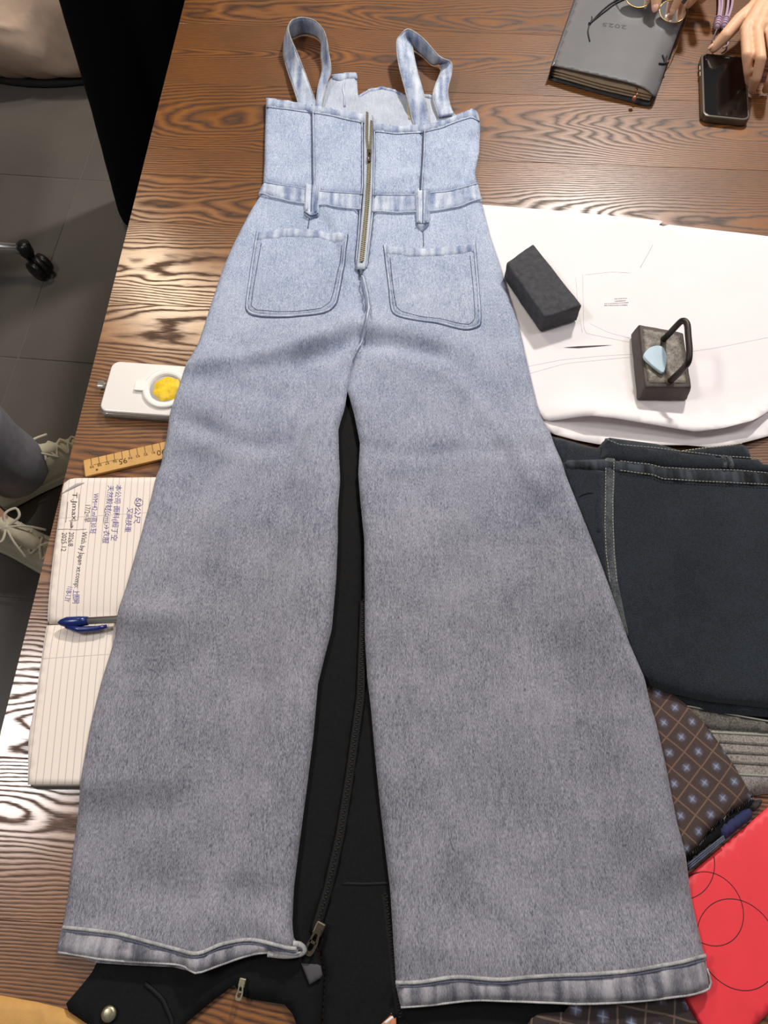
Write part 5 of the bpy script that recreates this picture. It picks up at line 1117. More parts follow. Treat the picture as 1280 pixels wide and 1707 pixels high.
# leg hems
hl = [(-0.3173, -0.0549, 0.765), (-0.2885, -0.0574, 0.765), (-0.2586, -0.0606, 0.765), (-0.2225, -0.0678, 0.765), (-0.1807, -0.0759, 0.765), (-0.158, -0.0688, 0.765), (-0.1349, -0.0652, 0.765), (-0.1172, -0.0662, 0.765), (-0.0947, -0.0708, 0.765), (-0.0835, -0.0719, 0.765), (-0.0799, -0.0754, 0.765), (-0.0874, -0.0769, 0.765), (-0.1049, -0.0759, 0.765), (-0.1223, -0.0769, 0.765), (-0.1395, -0.081, 0.765), (-0.1621, -0.088, 0.765), (-0.1779, -0.092, 0.765), (-0.1911, -0.087, 0.765), (-0.2146, -0.085, 0.765), (-0.2554, -0.083, 0.765), (-0.2849, -0.0805, 0.765), (-0.3192, -0.0769, 0.765), (-0.319, -0.0652, 0.765)]
hr = [(0.0109, -0.1006, 0.768), (0.0344, -0.1001, 0.768), (0.0689, -0.0957, 0.768), (0.109, -0.0977, 0.768), (0.1378, -0.0957, 0.768), (0.184, -0.0932, 0.768), (0.2304, -0.0902, 0.768), (0.2657, -0.0852, 0.768), (0.3108, -0.0787, 0.768), (0.3112, -0.0897, 0.768), (0.3106, -0.106, 0.768), (0.2732, -0.1114, 0.768), (0.2328, -0.1153, 0.768), (0.1815, -0.1172, 0.768), (0.1249, -0.1162, 0.768), (0.0852, -0.1153, 0.768), (0.0453, -0.1191, 0.768), (0.0158, -0.121, 0.768), (0.0131, -0.1109, 0.768)]
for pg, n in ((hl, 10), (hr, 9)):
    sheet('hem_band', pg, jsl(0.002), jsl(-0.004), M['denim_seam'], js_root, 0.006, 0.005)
    ribbon('hem_ridge', catmull(pg[:n], 4), 0.004, jsl(0.0016), M['denim_pale'], js_root, 0.0016)
    ribbon('hem_stitch', [(q_[0], q_[1] - 0.0034, q_[2]) for q_ in catmull(pg[:n], 4)], 0.0014, jsl(0.0021), M['denim_line'], js_root, 0.0003)
    ribbon('hem_edge', catmull(pg[n:-1], 4), 0.0022, jsl(-0.0022), M['denim_pale'], js_root, 0.0012)
q = [(-0.3002, -0.0787, 0.762), (-0.28, -0.0808, 0.762), (-0.2388, -0.0833, 0.762), (-0.1978, -0.0853, 0.762), (-0.1769, -0.0909, 0.762), (-0.1795, -0.0939, 0.762), (-0.2033, -0.0888, 0.762), (-0.2441, -0.0873, 0.762), (-0.2793, -0.0853, 0.762), (-0.2944, -0.0818, 0.762)]
sheet('front_hem', q, lambda x, y: drape(x, y) + 0.0026, lambda x, y: drape(x, y) + 0.0006, M['denim_seam'], js_root, 0.005, 0.003)
hr_ = [(-0.1121, -0.0768, 0.772), (-0.0953, -0.0784, 0.771), (-0.0811, -0.077, 0.77), (-0.0771, -0.0734, 0.771), (-0.0811, -0.0692, 0.773), (-0.088, -0.0681, 0.774)]
MB().tube(catmull(hr_, 5), 0.0028, 8).build('hem_roll', M['denim_pale'], js_root)

# ------------------------------------------------------------------ grey planner with cord and charms
PA = [(0.2784, 1.203, 0.772), (0.4124, 1.1648, 0.772)]
g0, g1, g2, g3 = [(0.2793, 1.2062, 0.774), (0.4431, 1.1376, 0.774), (0.5314, 1.3533, 0.774), (0.3558, 1.4444, 0.774)]
pln = thing('grey_planner', 'dark grey soft cover planner with black cord and bead charm, below the far hand', 'notebook', (g0[0], g0[1], T))
def quad_prism(q, z0, z1): return MB().prism([(p_[0], p_[1]) for p_ in q], z0, z1)
far_l, = [(0.3776, 1.5099, 0.772)]; far_r, = [(0.5527, 1.4134, 0.772)]
cov = [g0, g1, far_r, far_l]
e1 = Vector((g1[0] - g0[0], g1[1] - g0[1])).normalized()
def gq(u, v):   # point of the planner: u across from the straight spine edge, v away from the near edge (0..1)
    a = np.array(g0[:2]) * (1 - u) + np.array(g1[:2]) * u; b = np.array(far_l[:2]) * (1 - u) + np.array(far_r[:2]) * u
    return tuple(a * (1 - v) + b * v)
outl = [gq(0, 0), gq(.25, -.004), gq(.5, .0), gq(.75, .012), gq(.92, .012), gq(.99, .004), gq(1.0, .05), gq(.985, .3), gq(.985, .6), gq(1, .95), gq(.98, 1), gq(0, 1)]
def gz(x, y):
    x = np.asarray(x); y = np.asarray(y)
    u = ((x - g0[0]) * e1.x + (y - g0[1]) * e1.y) / math.hypot(g1[0] - g0[0], g1[1] - g0[1])
    return T + 0.0235 + 0.004 * np.sin(np.clip(u, 0, 1) * math.pi) - 0.009 * np.clip((u - 0.8) / 0.2, 0, 1) ** 2
sheet('front_cover', outl, gz, lambda x, y: gz(x, y) - 0.0016, M['cover_grey'], pln, 0.006, 0.002, 0.4)
ob = [gq(-0.01, -0.015), gq(.5, -.02), gq(.98, -.02), gq(1.0, .1), gq(1, 1), gq(-0.01, 1)]
sheet('back_cover', ob, flat(0.0034), flat(0.0006), M['cover_dark'], pln, 0.012, 0.002)
op = [gq(.012, .004), gq(.5, .0), gq(.96, .018), gq(.965, .3), gq(.965, .97), gq(.012, .97)]
for k, (a_, b_) in enumerate(((0.0036, 0.0085), (0.0088, 0.0135), (0.0138, 0.0205))):
    sheet('page_block', op, (lambda b2: lambda x, y: np.minimum(T + b2 + 0 * x, gz(x, y) - 0.0018))(b_), flat(a_), M['planner_pages'], pln, 0.014, 0.002)
sp_ = [gq(-.012, -.012), gq(.012, -.008), gq(.012, .99), gq(-.012, .99)]
MB().prism(sp_, T + 0.0006, T + 0.0238).build('spine', M['cover_dark'], pln, smooth=False, bevel=0.001)
ribbon('spine_edge', [gq(.008, .0) + (0,), gq(.008, .99) + (0,)], 0.002, gz, M['silver'], pln, 0.0006)
q = [(0.4127, 1.2971, 0.777)][0]; q2 = [(0.373, 1.3066, 0.777)][0]
text_mesh('2025', 0.014, M['emboss'], 'embossed_year', pln, (q[0], q[1]), (q2[0], q2[1]), zf=lambda x, y: gz(x, y) + 0.0003)
cd = [gq(.63, .9) + (0,), gq(.40, .62) + (0,), [(0.3836, 1.3436, 0.777)][0], [(0.3514, 1.3066, 0.777)][0]]
def dcord(name, pts, r, zoff=0.0015):
    pts = [np.array((p_[0], p_[1], 0)) for p_ in catmull(pts, 6)]
    X = np.array([p_[0] for p_ in pts]); Y = np.array([p_[1] for p_ in pts]); Z = gz(X, Y) + zoff
    return MB().tube([(a_, b_, c_) for a_, b_, c_ in zip(X, Y, Z)], r, 8).build(name, M['cord'], pln)
kn = [(0.3516, 1.3082, 0.777)][0]
dcord('cord', [gq(.75, .93) + (0,)] + [(0.4137, 1.3683, 0.777), (0.3834, 1.342, 0.777)] + [kn], 0.0011)
dcord('cord', [gq(.72, .95) + (0,)] + [(0.4112, 1.3732, 0.777), (0.3808, 1.3469, 0.777)] + [kn], 0.0011)
dcord('cord', [kn] + [(0.3463, 1.2876, 0.777), (0.3464, 1.2611, 0.777)], 0.0009)
dcord('cord', [kn] + [(0.3573, 1.3226, 0.777), (0.3569, 1.3274, 0.777)], 0.0007)
MB().ball((kn[0], kn[1], float(gz(np.array([kn[0]]), np.array([kn[1]]))[0]) + 0.002), (0.0028, 0.0022, 0.002)).build('cord_knot', M['cord'], pln)
bw = [(0.4684, 1.2165, 0.772)][0]
dcord('cord_bow', [(0.4657, 1.2316, 0.772), (0.4684, 1.2165, 0.772), (0.4566, 1.2105, 0.772)], 0.0014)
dcord('cord_bow', [(0.474, 1.2332, 0.772), (0.4684, 1.2165, 0.772), (0.4761, 1.221, 0.772), (0.4684, 1.2165, 0.772)], 0.0014)
MB().tube(catmull([(0.4759, 1.228, 0.764), (0.4909, 1.2505, 0.76), (0.5118, 1.3005, 0.758), (0.5286, 1.3457, 0.758), (0.5393, 1.3855, 0.758)], 5), 0.0007, 6).build('elastic_band', M['gold'], pln)
for q, r_ in zip([(0.4137, 1.1568, 0.764), (0.4138, 1.1466, 0.764), (0.4082, 1.138, 0.764)], (0.004, 0.003, 0.0046)):
    MB().ball(q, (r_ * 0.8, r_ * 0.8, r_)).build('bead', M['copper'], pln)
MB().tube([(0.4038, 1.1667, 0.762), (0.4108, 1.1625, 0.763), (0.415, 1.1567, 0.763)], 0.0016, 6).build('charm_cord', M['cord'], pln)

# ------------------------------------------------------------------ phone with a lavender strap
f0, f1, f2, f3 = [(0.5402, 1.2539, 0.763), (0.6114, 1.2431, 0.763), (0.5843, 1.0831, 0.763), (0.515, 1.1026, 0.763)]
fa = math.atan2(f1[1] - f0[1], f1[0] - f0[0])
fc = ((f0[0] + f1[0] + f2[0] + f3[0]) / 4, (f0[1] + f1[1] + f2[1] + f3[1]) / 4)
ph = thing('mobile_phone', 'black screened mobile phone in a clear edged case under the fingertips', 'phone', (fc[0], fc[1], T), fa)
PWW, PHH = 0.0755, 0.157
MB().prism(rrect(-PWW / 2, PWW / 2, -PHH / 2, PHH / 2, 0.012), 0.0006, 0.0128).build('case', M['phone_frame'], ph, local=True, bevel=0.0022, bseg=3, smooth=False)
MB().prism(rrect(-PWW / 2 + .0035, PWW / 2 - .0035, -PHH / 2 + .0035, PHH / 2 - .0035, 0.0095), 0.012, 0.0132).build('screen', M['screen'], ph, local=True, bevel=0.0004, bseg=1, smooth=False)
MB().prism(rrect(-0.01, 0.01, PHH / 2 - .0095, PHH / 2 - .0062, 0.0016), 0.013, 0.01335).build('earpiece', M['black_plastic'], ph, local=True, smooth=False)
for y in (0.03, 0.045): MB().box((-PWW / 2 - 0.0002, y, 0.007), (0.0014, 0.01, 0.003)).build('side_button', M['chrome'], ph, local=True, smooth=False, bevel=0.0004)
lan = thing('phone_strap', 'pair of knotted lavender cords running from the phone to the far edge', 'strap', [(0.586, 1.3319, 0.75)][0][:2] + (T,))
for k, (pts) in enumerate(([(0.6161, 1.5109, 0.756), (0.6043, 1.44, 0.756), (0.5959, 1.3905, 0.757), (0.5865, 1.3523, 0.758)], [(0.6238, 1.5109, 0.756), (0.6097, 1.44, 0.756), (0.6007, 1.3905, 0.757), (0.5897, 1.3523, 0.758)],
                           [(0.6371, 1.5109, 0.756), (0.6216, 1.44, 0.756), (0.6109, 1.3905, 0.757), (0.5985, 1.349, 0.758)], [(0.6448, 1.5109, 0.756), (0.6292, 1.44, 0.756), (0.6183, 1.3905, 0.757), (0.6027, 1.349, 0.758)])):
    MB().tube(catmull(pts, 5), 0.0024, 8).build('cord', M['lavender'], lan)
for (a_, b_) in (((1198.5, 27, .008), (1194.5, 47, .008)), ((1211, 28, .008), (1206, 46, .008))):
    p_, q_ = [(0.589, 1.3572, 0.758), (0.5789, 1.3246, 0.758)] if a_[0] < 1200 else [(0.6018, 1.3556, 0.758), (0.5912, 1.3262, 0.758)]
    n = 24; path = []
    MB().tube([p_, tuple((np.array(p_) + np.array(q_)) / 2), q_], [0.0042, 0.0055, 0.0046], 12).build('wrapped_knot', M['lavender'], lan)
    for k in range(4):
        c_ = np.array(p_) + (np.array(q_) - np.array(p_)) * (0.2 + 0.2 * k)
        d_ = Vector(np.array(q_) - np.array(p_)).normalized(); m_ = d_.to_track_quat('Z', 'Y').to_matrix()
        prof = [(0.0053 + 0.0016 * math.cos(t), 0.0016 * math.sin(t)) for t in [2 * math.pi * i / 8 for i in range(9)]]
        MB().lathe(prof, c_, 14, m_).build('cord_turn', M['lavender'], lan)
MB().tube(catmull([(0.5791, 1.3229, 0.758), (0.572, 1.3069, 0.758), (0.5648, 1.288, 0.76), (0.5668, 1.2721, 0.758)], 5), 0.0014, 6).build('silver_link', M['silver'], lan)
MB().tube(catmull([(0.5901, 1.3262, 0.758), (0.5946, 1.3067, 0.756), (0.5915, 1.2845, 0.756), (0.5808, 1.2736, 0.757)], 5), 0.0014, 6).build('loop', M['lavender'], lan)

# ------------------------------------------------------------------ spectacles held above the planner
gl = thing('eyeglasses', 'thin gold rimmed eyeglasses held in fingertips above the planner', 'eyeglasses', [(0.4723, 1.3182, 0.795)][0])
def loop3(c, rx, ry, n=28, tilt=0.0):
    return [(c[0] + rx * math.cos(2 * math.pi * k / n), c[1] + ry * math.sin(2 * math.pi * k / n), c[2] + tilt * math.sin(2 * math.pi * k / n)) for k in range(n + 1)]
lc = [(0.4905, 1.3198, 0.79)][0]; rc2 = [(0.4348, 1.3505, 0.796)][0]
for c_ in (lc, rc2):
    r1 = loop3(c_, 0.0225, 0.0205, tilt=0.006)
    MB().tube(r1, 0.0007, 6, False).build('rim', M['gold'], gl)
    mb = MB(); n = 28
    mb.add([(c_[0], c_[1], c_[2] + 0.0006)] + [tuple(q_) for q_ in r1[:-1]], [(0, 1 + k, 1 + (k + 1) % n) for k in range(n)])
    mb.add([(c_[0], c_[1], c_[2] - 0.0006)] + [(q_[0], q_[1], q_[2] - 0.001) for q_ in r1[:-1]], [(0, 1 + (k + 1) % n, 1 + k) for k in range(n)])
    mb.build('lens', M['lens'], gl)
d_ = np.array(lc) - np.array(rc2)
MB().tube([tuple(np.array(rc2) + d_ * 0.40 + np.array((0, 0, .0))), tuple(np.array(rc2) + d_ * 0.5 + np.array((0, 0, .004))), tuple(np.array(rc2) + d_ * 0.6)], 0.0011, 6).build('bridge', M['gold'], gl)
for c_, s_ in ((lc, 1), (rc2, -1)):
    h_ = np.array(c_) + np.array((0.0225 * s_, 0, 0))
    MB().tube(catmull([tuple(h_), tuple(h_ + np.array((0.004 * s_, 0.03, 0.006))), tuple(h_ + np.array((0.003 * s_, 0.09, 0.004))), tuple(h_ + np.array((0.0, 0.125, -0.012)))], 5), [0.0012] * 16, 6).build('temple_arm', M['black_plastic'], gl)
# ------------------------------------------------------------------ figures: tapered volumes fused into one skin
def capsule(mb, p0, p1, r0, r1, n=12):
    p0, p1 = Vector(p0), Vector(p1); d = (p1 - p0); L = d.length
    m = d.to_track_quat('Z', 'Y').to_matrix() if L > 1e-6 else Matrix.Identity(3)
    prof = []
    for k in range(5): a = -math.pi / 2 + (math.pi / 2) * k / 4; prof.append((max(1e-4, r0 * math.cos(a)), r0 * math.sin(a)))
    for k in range(5): a = (math.pi / 2) * k / 4; prof.append((max(1e-4, r1 * math.cos(a)), L + r1 * math.sin(a)))
    mb.lathe(prof, p0, n, m)
def chain(mb, pts):
    for a, b in zip(pts[:-1], pts[1:]): capsule(mb, a[0], b[0], a[1], b[1])
def fuse(name, mb, voxel, mat, parent, smooth=4, fac=0.5):
    me = bpy.data.meshes.new('f'); me.from_pydata(mb.v, [], mb.f); me.update()
    bm = bmesh.new(); bm.from_mesh(me); bmesh.ops.recalc_face_normals(bm, faces=bm.faces); bm.to_mesh(me); bm.free()
    o = bpy.data.objects.new('f', me); COL.objects.link(o)
    r = o.modifiers.new('r', 'REMESH'); r.mode = 'VOXEL'; r.voxel_size = voxel
    s = o.modifiers.new('s', 'SMOOTH'); s.factor = fac; s.iterations = smooth
    bpy.context.view_layer.update()
    m2 = bpy.data.meshes.new_from_object(o.evaluated_get(bpy.context.evaluated_depsgraph_get()))
    bpy.data.objects.remove(o); bpy.data.meshes.remove(me)
    m2.name = name; m2.materials.clear(); m2.materials.append(mat)
    inv = world_of(parent).inverted()
    m2.transform(inv)
    for p in m2.polygons: p.use_smooth = True
    q = bpy.data.objects.new(name, m2); COL.objects.link(q); q.parent = parent
    return q
def V3(*a): return Vector(a)
def hand_joints(wr, d, side, curl=0.35, up=V3(0, 0, 1)):
    """a relaxed hand: wr wrist, d pointing direction, side = unit vector towards the thumb"""
    d = d.normalized(); n = d.cross(side).normalized(); out = {}
    for nm, s, L0, ls in (('index', 0.03, 0.088, (.042, .025, .020)), ('middle', 0.01, 0.092, (.046, .028, .021)), ('ring', -0.01, 0.088, (.042, .026, .020)), ('little', -0.028, 0.08, (.033, .020, .018))):
        p = wr + d * L0 + side * s; q = [p]; a = curl * 0.5; dd = d
        for l in ls:
            dd = (Matrix.Rotation(a, 3, d.cross(n)) @ d).normalized(); p = p + dd * l; q.append(p); a += curl
        out[nm] = q
    p = wr + d * 0.028 + side * 0.026
    out['thumb'] = [p, p + (d * 0.6 + side * 0.7).normalized() * 0.042, p + (d * 0.6 + side * 0.7).normalized() * 0.042 + (d * 0.9 + side * 0.35).normalized() * 0.032, p + (d * 0.6 + side * 0.7).normalized() * 0.042 + (d * 0.9 + side * 0.35).normalized() * 0.06]
    return out
FR = {'index': (.0090, .0084, .0074, .0062), 'middle': (.0092, .0085, .0075, .0063), 'ring': (.0088, .0082, .0072, .0061), 'little': (.0078, .0072, .0064, .0056), 'thumb': (.0150, .0118, .0104, .0078)}
def add_hand(mb, wr, H, wr_r=0.026):
    wr = Vector(wr)
    for nm, q in H.items():
        chain(mb, list(zip([Vector(p) for p in q], FR[nm])))
        if nm != 'thumb':
            capsule(mb, wr + (Vector(q[0]) - wr) * 0.1, q[0], 0.0155, FR[nm][0] * 1.15)
            # knuckle
    ks = [Vector(H[k][0]) for k in ('index', 'middle', 'ring', 'little')]
    for a, b in zip(ks[:-1], ks[1:]):
        capsule(mb, a + (wr - a) * 0.12, b + (wr - b) * 0.12, 0.0118, 0.0112); capsule(mb, a + (wr - a) * 0.45, b + (wr - b) * 0.45, 0.0135, 0.0125)
    capsule(mb, wr, H['thumb'][0], 0.02, 0.0165); capsule(mb, H['thumb'][0], ks[0] + (wr - ks[0]) * 0.35, 0.013, 0.01)
def torso(mb, pel, chest, shL, shR, k=1.0, g=1.0):
    side = (shR - shL).normalized(); up = (chest - pel).normalized()
    capsule(mb, pel - side * 0.07, pel + side * 0.07, 0.105 * k, 0.105 * k)
    capsule(mb, pel + up * 0.14 - side * 0.055, pel + up * 0.14 + side * 0.055, 0.095 * k, 0.095 * k)
    capsule(mb, pel, chest, 0.105 * k, 0.11 * k); capsule(mb, chest - side * 0.07, chest + side * 0.07, 0.105 * k, 0.105 * k)
    capsule(mb, chest, shL, 0.10 * k, 0.055 * g); capsule(mb, chest, shR, 0.10 * k, 0.055 * g)
def head(mb, neck, hd, face, r=0.088):
    up = V3(0, 0, 1); right = face.cross(up).normalized()
    capsule(mb, neck, hd, 0.055, 0.05)
    capsule(mb, hd + up * 0.035 - face * 0.012, hd + up * 0.0 + face * 0.012, r, r * 0.86)
    capsule(mb, hd - up * 0.055 + face * 0.035, hd - up * 0.075 + face * 0.052, 0.055, 0.034)
    capsule(mb, hd + face * 0.086 + up * 0.005, hd + face * 0.108 - up * 0.026, 0.008, 0.013)
    capsule(mb, hd + face * 0.085 - up * 0.060 - right * 0.02, hd + face * 0.085 - up * 0.060 + right * 0.02, 0.008, 0.008)
    for s in (-1, 1):
        capsule(mb, hd + right * s * 0.086 + up * 0.012, hd + right * s * 0.090 - up * 0.026, 0.014, 0.01)
        capsule(mb, hd + right * s * 0.018 + face * 0.084 + up * 0.03, hd + right * s * 0.045 + face * 0.076 + up * 0.028, 0.008, 0.007)
def face_parts(par, hd, face):
    up = V3(0, 0, 1); right = face.cross(up).normalized()
    for s in (-1, 1):
        MB().ball(hd + right * s * 0.031 + face * 0.078 + up * 0.008, 0.0125).build('eye', M['white_ring'], par)
    hb = MB(); capsule(hb, hd + up * 0.045 - face * 0.022, hd + up * 0.012 - face * 0.045, 0.092, 0.088); capsule(hb, hd + up * 0.075 + face * 0.02, hd + up * 0.05 - face * 0.03, 0.066, 0.09)
    fuse('hair', hb, 0.012, M['hair'], par, 3)
def shoe_dark(par, heel, toe, up0=0.0):
    d = (toe - heel).normalized(); mb = MB()
    chain(mb, [(heel + V3(0, 0, 0.045), 0.04), (heel + d * 0.10 + V3(0, 0, 0.045), 0.042), (heel + d * 0.19 + V3(0, 0, 0.035), 0.034), (heel + d * 0.235 + V3(0, 0, 0.03), 0.029)])
    mb.v = [(x, y, max(z, 0.002)) for x, y, z in mb.v]
    return fuse('shoe', mb, 0.006, M['cord'], par, 3)

# ---- standing person in black wide trousers at the far left corner of the table
pc_ = V3(-0.55, 1.7, 0)
pA = thing('person', 'person in wide black trousers standing beside the far left table edge', 'person', (pc_.x, pc_.y, 0))
FACE = V3(0.25, -1, 0).normalized(); S_ = FACE.cross(V3(0, 0, 1)).normalized()   # S_ points to the figure's left hand side seen from behind
pel = pc_ + V3(0, 0, 0.95); ch = pc_ + V3(0, 0, 1.27); shs = [ch + V3(0, 0, 0.1) + S_ * s * 0.165 for s in (-1, 1)]
hd = pc_ + V3(0, 0, 1.6) + FACE * 0.02; nk = pc_ + V3(0, 0, 1.4)
mb = MB(); torso(mb, pel, ch, shs[0], shs[1], 0.92, 0.9); head(mb, nk, hd, FACE)
for s, sh in zip((-1, 1), shs):
    hp = pel + S_ * s * 0.065; an = pc_ + S_ * s * 0.08 + V3(0, 0, 0.09); kn = (hp + an) / 2 + FACE * 0.01
    chain(mb, [(hp, 0.085), (kn, 0.055), (kn - V3(0, 0, 0.12), 0.052), (an, 0.036)]); chain(mb, [(an, 0.038), (an + FACE * 0.13 - V3(0, 0, 0.055), 0.03)])
    el = sh + V3(0, 0, -0.26) + S_ * s * 0.05 - FACE * 0.02; wr_ = el + FACE * 0.20 - S_ * s * 0.12 + V3(0, 0, 0.1)
    chain(mb, [(sh, 0.052), (el, 0.04), (el + (wr_ - el) * 0.3, 0.04), (wr_, 0.027)])
    add_hand(mb, wr_, hand_joints(wr_, (wr_ - el), V3(0, 0, 1), 0.5))
fuse('body', mb, 0.007, M['skin'], pA, 4); face_parts(pA, hd, FACE)
tb2 = MB()
hips = [pel + S_ * s * 0.085 for s in (-1, 1)]
capsule(tb2, pel - S_ * 0.05 + V3(0, 0, 0.06), pel + S_ * 0.05 + V3(0, 0, 0.06), 0.118, 0.118)
for s, hp in zip((-1, 1), hips):
    foot = pc_ + S_ * s * 0.085
    tb2.tube([foot + V3(0, 0, 0.012), foot + V3(0, 0, 0.03), pc_ + S_ * s * 0.070 + V3(0, 0, 0.35), pc_ + S_ * s * 0.055 + V3(0, 0, 0.65), pc_ + S_ * s * 0.06 + V3(0, 0, 0.97)], [0.108, 0.11, 0.092, 0.084, 0.10], 20)
tb2.v = [(x, y, z) for x, y, z in tb2.v]
fuse('trousers', tb2, 0.01, M['black_wool'], pA, 5)
tb3 = MB(); torso(tb3, pel + V3(0, 0, 0.02), ch, shs[0], shs[1], 1.1, 1.25)
for s, sh in zip((-1, 1), shs):
    el = sh + V3(0, 0, -0.26) + S_ * s * 0.05 - FACE * 0.02; wr_ = el + FACE * 0.20 - S_ * s * 0.12 + V3(0, 0, 0.1)
    chain(tb3, [(sh, 0.068), (el, 0.055), (el + (wr_ - el) * 0.8, 0.044)])
fuse('top', tb3, 0.01, M['top_dark'], pA, 5)
for s in (-1, 1): shoe_dark(pA, pc_ + S_ * s * 0.08 - FACE * 0.05, pc_ + S_ * s * 0.08 + FACE * 0.2)

# ---- standing person with cream sneakers left of the table
pB0 = V3(-0.985, 0.675, 0)
pB = thing('person', 'person in grey trousers and cream lace-up sneakers standing at the left of the table', 'person', (pB0.x, pB0.y, 0))
FACE = V3(1, 0.1, 0).normalized(); S_ = FACE.cross(V3(0, 0, 1)).normalized()
heels = [V3(-0.882, 0.778, 0), V3(-0.888, 0.69, 0)]
dirs = [V3(math.cos(math.radians(34)), math.sin(math.radians(34)), 0), V3(math.cos(math.radians(-24)), math.sin(math.radians(-24)), 0)]
pel = V3(-0.985, 0.71, 0.95); ch = pel + V3(0, 0, 0.32); shs = [ch + V3(0, 0, 0.1) + S_ * s * 0.17 for s in (-1, 1)]
hd = pel + V3(0.02, 0, 0.66); nk = pel + V3(0, 0, 0.46)
mb = MB(); torso(mb, pel, ch, shs[0], shs[1], 0.95, 0.9); head(mb, nk, hd, FACE)
legs = []
for s, hl_, dr in zip((-1, 1), heels, dirs):
    hp = pel + S_ * s * 0.085; an = hl_ + dr * 0.045 + V3(0, 0, 0.085); kn = (hp + an) / 2 + FACE * 0.03
    legs.append((hp, kn, an, hl_, dr))
    chain(mb, [(hp, 0.085), (kn, 0.056), (kn - V3(0, 0, 0.12), 0.053), (an + V3(0, 0, 0.06), 0.037), (an, 0.036)])
    chain(mb, [(an - V3(0, 0, 0.03), 0.036), (hl_ + dr * 0.15 + V3(0, 0, 0.042), 0.03), (hl_ + dr * 0.225 + V3(0, 0, 0.034), 0.018)])
for s, sh in zip((-1, 1), shs):
    el = sh + V3(0, 0, -0.29) + S_ * s * 0.06 - FACE * 0.03; wr_ = el + FACE * 0.04 + S_ * s * 0.0 + V3(0, 0, -0.245)
    chain(mb, [(sh, 0.054), (el, 0.042), (el + (wr_ - el) * 0.3, 0.041), (wr_, 0.028)])
    add_hand(mb, wr_, hand_joints(wr_, V3(0, 0, -1), FACE, 0.3))
fuse('body', mb, 0.007, M['skin'], pB, 4); face_parts(pB, hd, FACE)
tb2 = MB(); capsule(tb2, pel - S_ * 0.08 + V3(0, 0, 0.05), pel + S_ * 0.08 + V3(0, 0, 0.05), 0.125, 0.125)
hp, kn, an, hl_, dr = legs[0]
chain(tb2, [(hp, 0.118), (kn, 0.088), (an + V3(-0.005, 0, 0.2), 0.076)])
m_ = (an + V3(-0.005, 0, 0.22)); tb2.tube([m_, an + V3(0.000, 0, 0.1), an + V3(0.006, 0.002, 0.035) + dr * 0.012, an + V3(0.004, 0.002, -0.02) + dr * 0.014], [0.084, 0.082, 0.074, 0.066], 20)
hp, kn, an, hl_, dr = legs[1]
chain(tb2, [(hp, 0.118), (kn, 0.08), (an + V3(-0.01, 0, 0.22), 0.062)]); tb2.tube([an + V3(-0.01, 0, 0.23), an + V3(-0.014, 0, 0.14), an + V3(-0.016, 0, 0.085)], [0.062, 0.056, 0.052], 20)
fuse('trousers', tb2, 0.007, M['grey_trouser'], pB, 5)
tb3 = MB(); torso(tb3, pel + V3(0, 0, 0.04), ch, shs[0], shs[1], 1.12, 1.3)
for s, sh in zip((-1, 1), shs):
    el = sh + V3(0, 0, -0.29) + S_ * s * 0.06 - FACE * 0.03; wr_ = el + FACE * 0.04 + V3(0, 0, -0.245)
    chain(tb3, [(sh, 0.072), (el, 0.06), (el + (wr_ - el) * 0.9, 0.046)])
fuse('sweatshirt', tb3, 0.01, M['top_grey'], pB, 5)
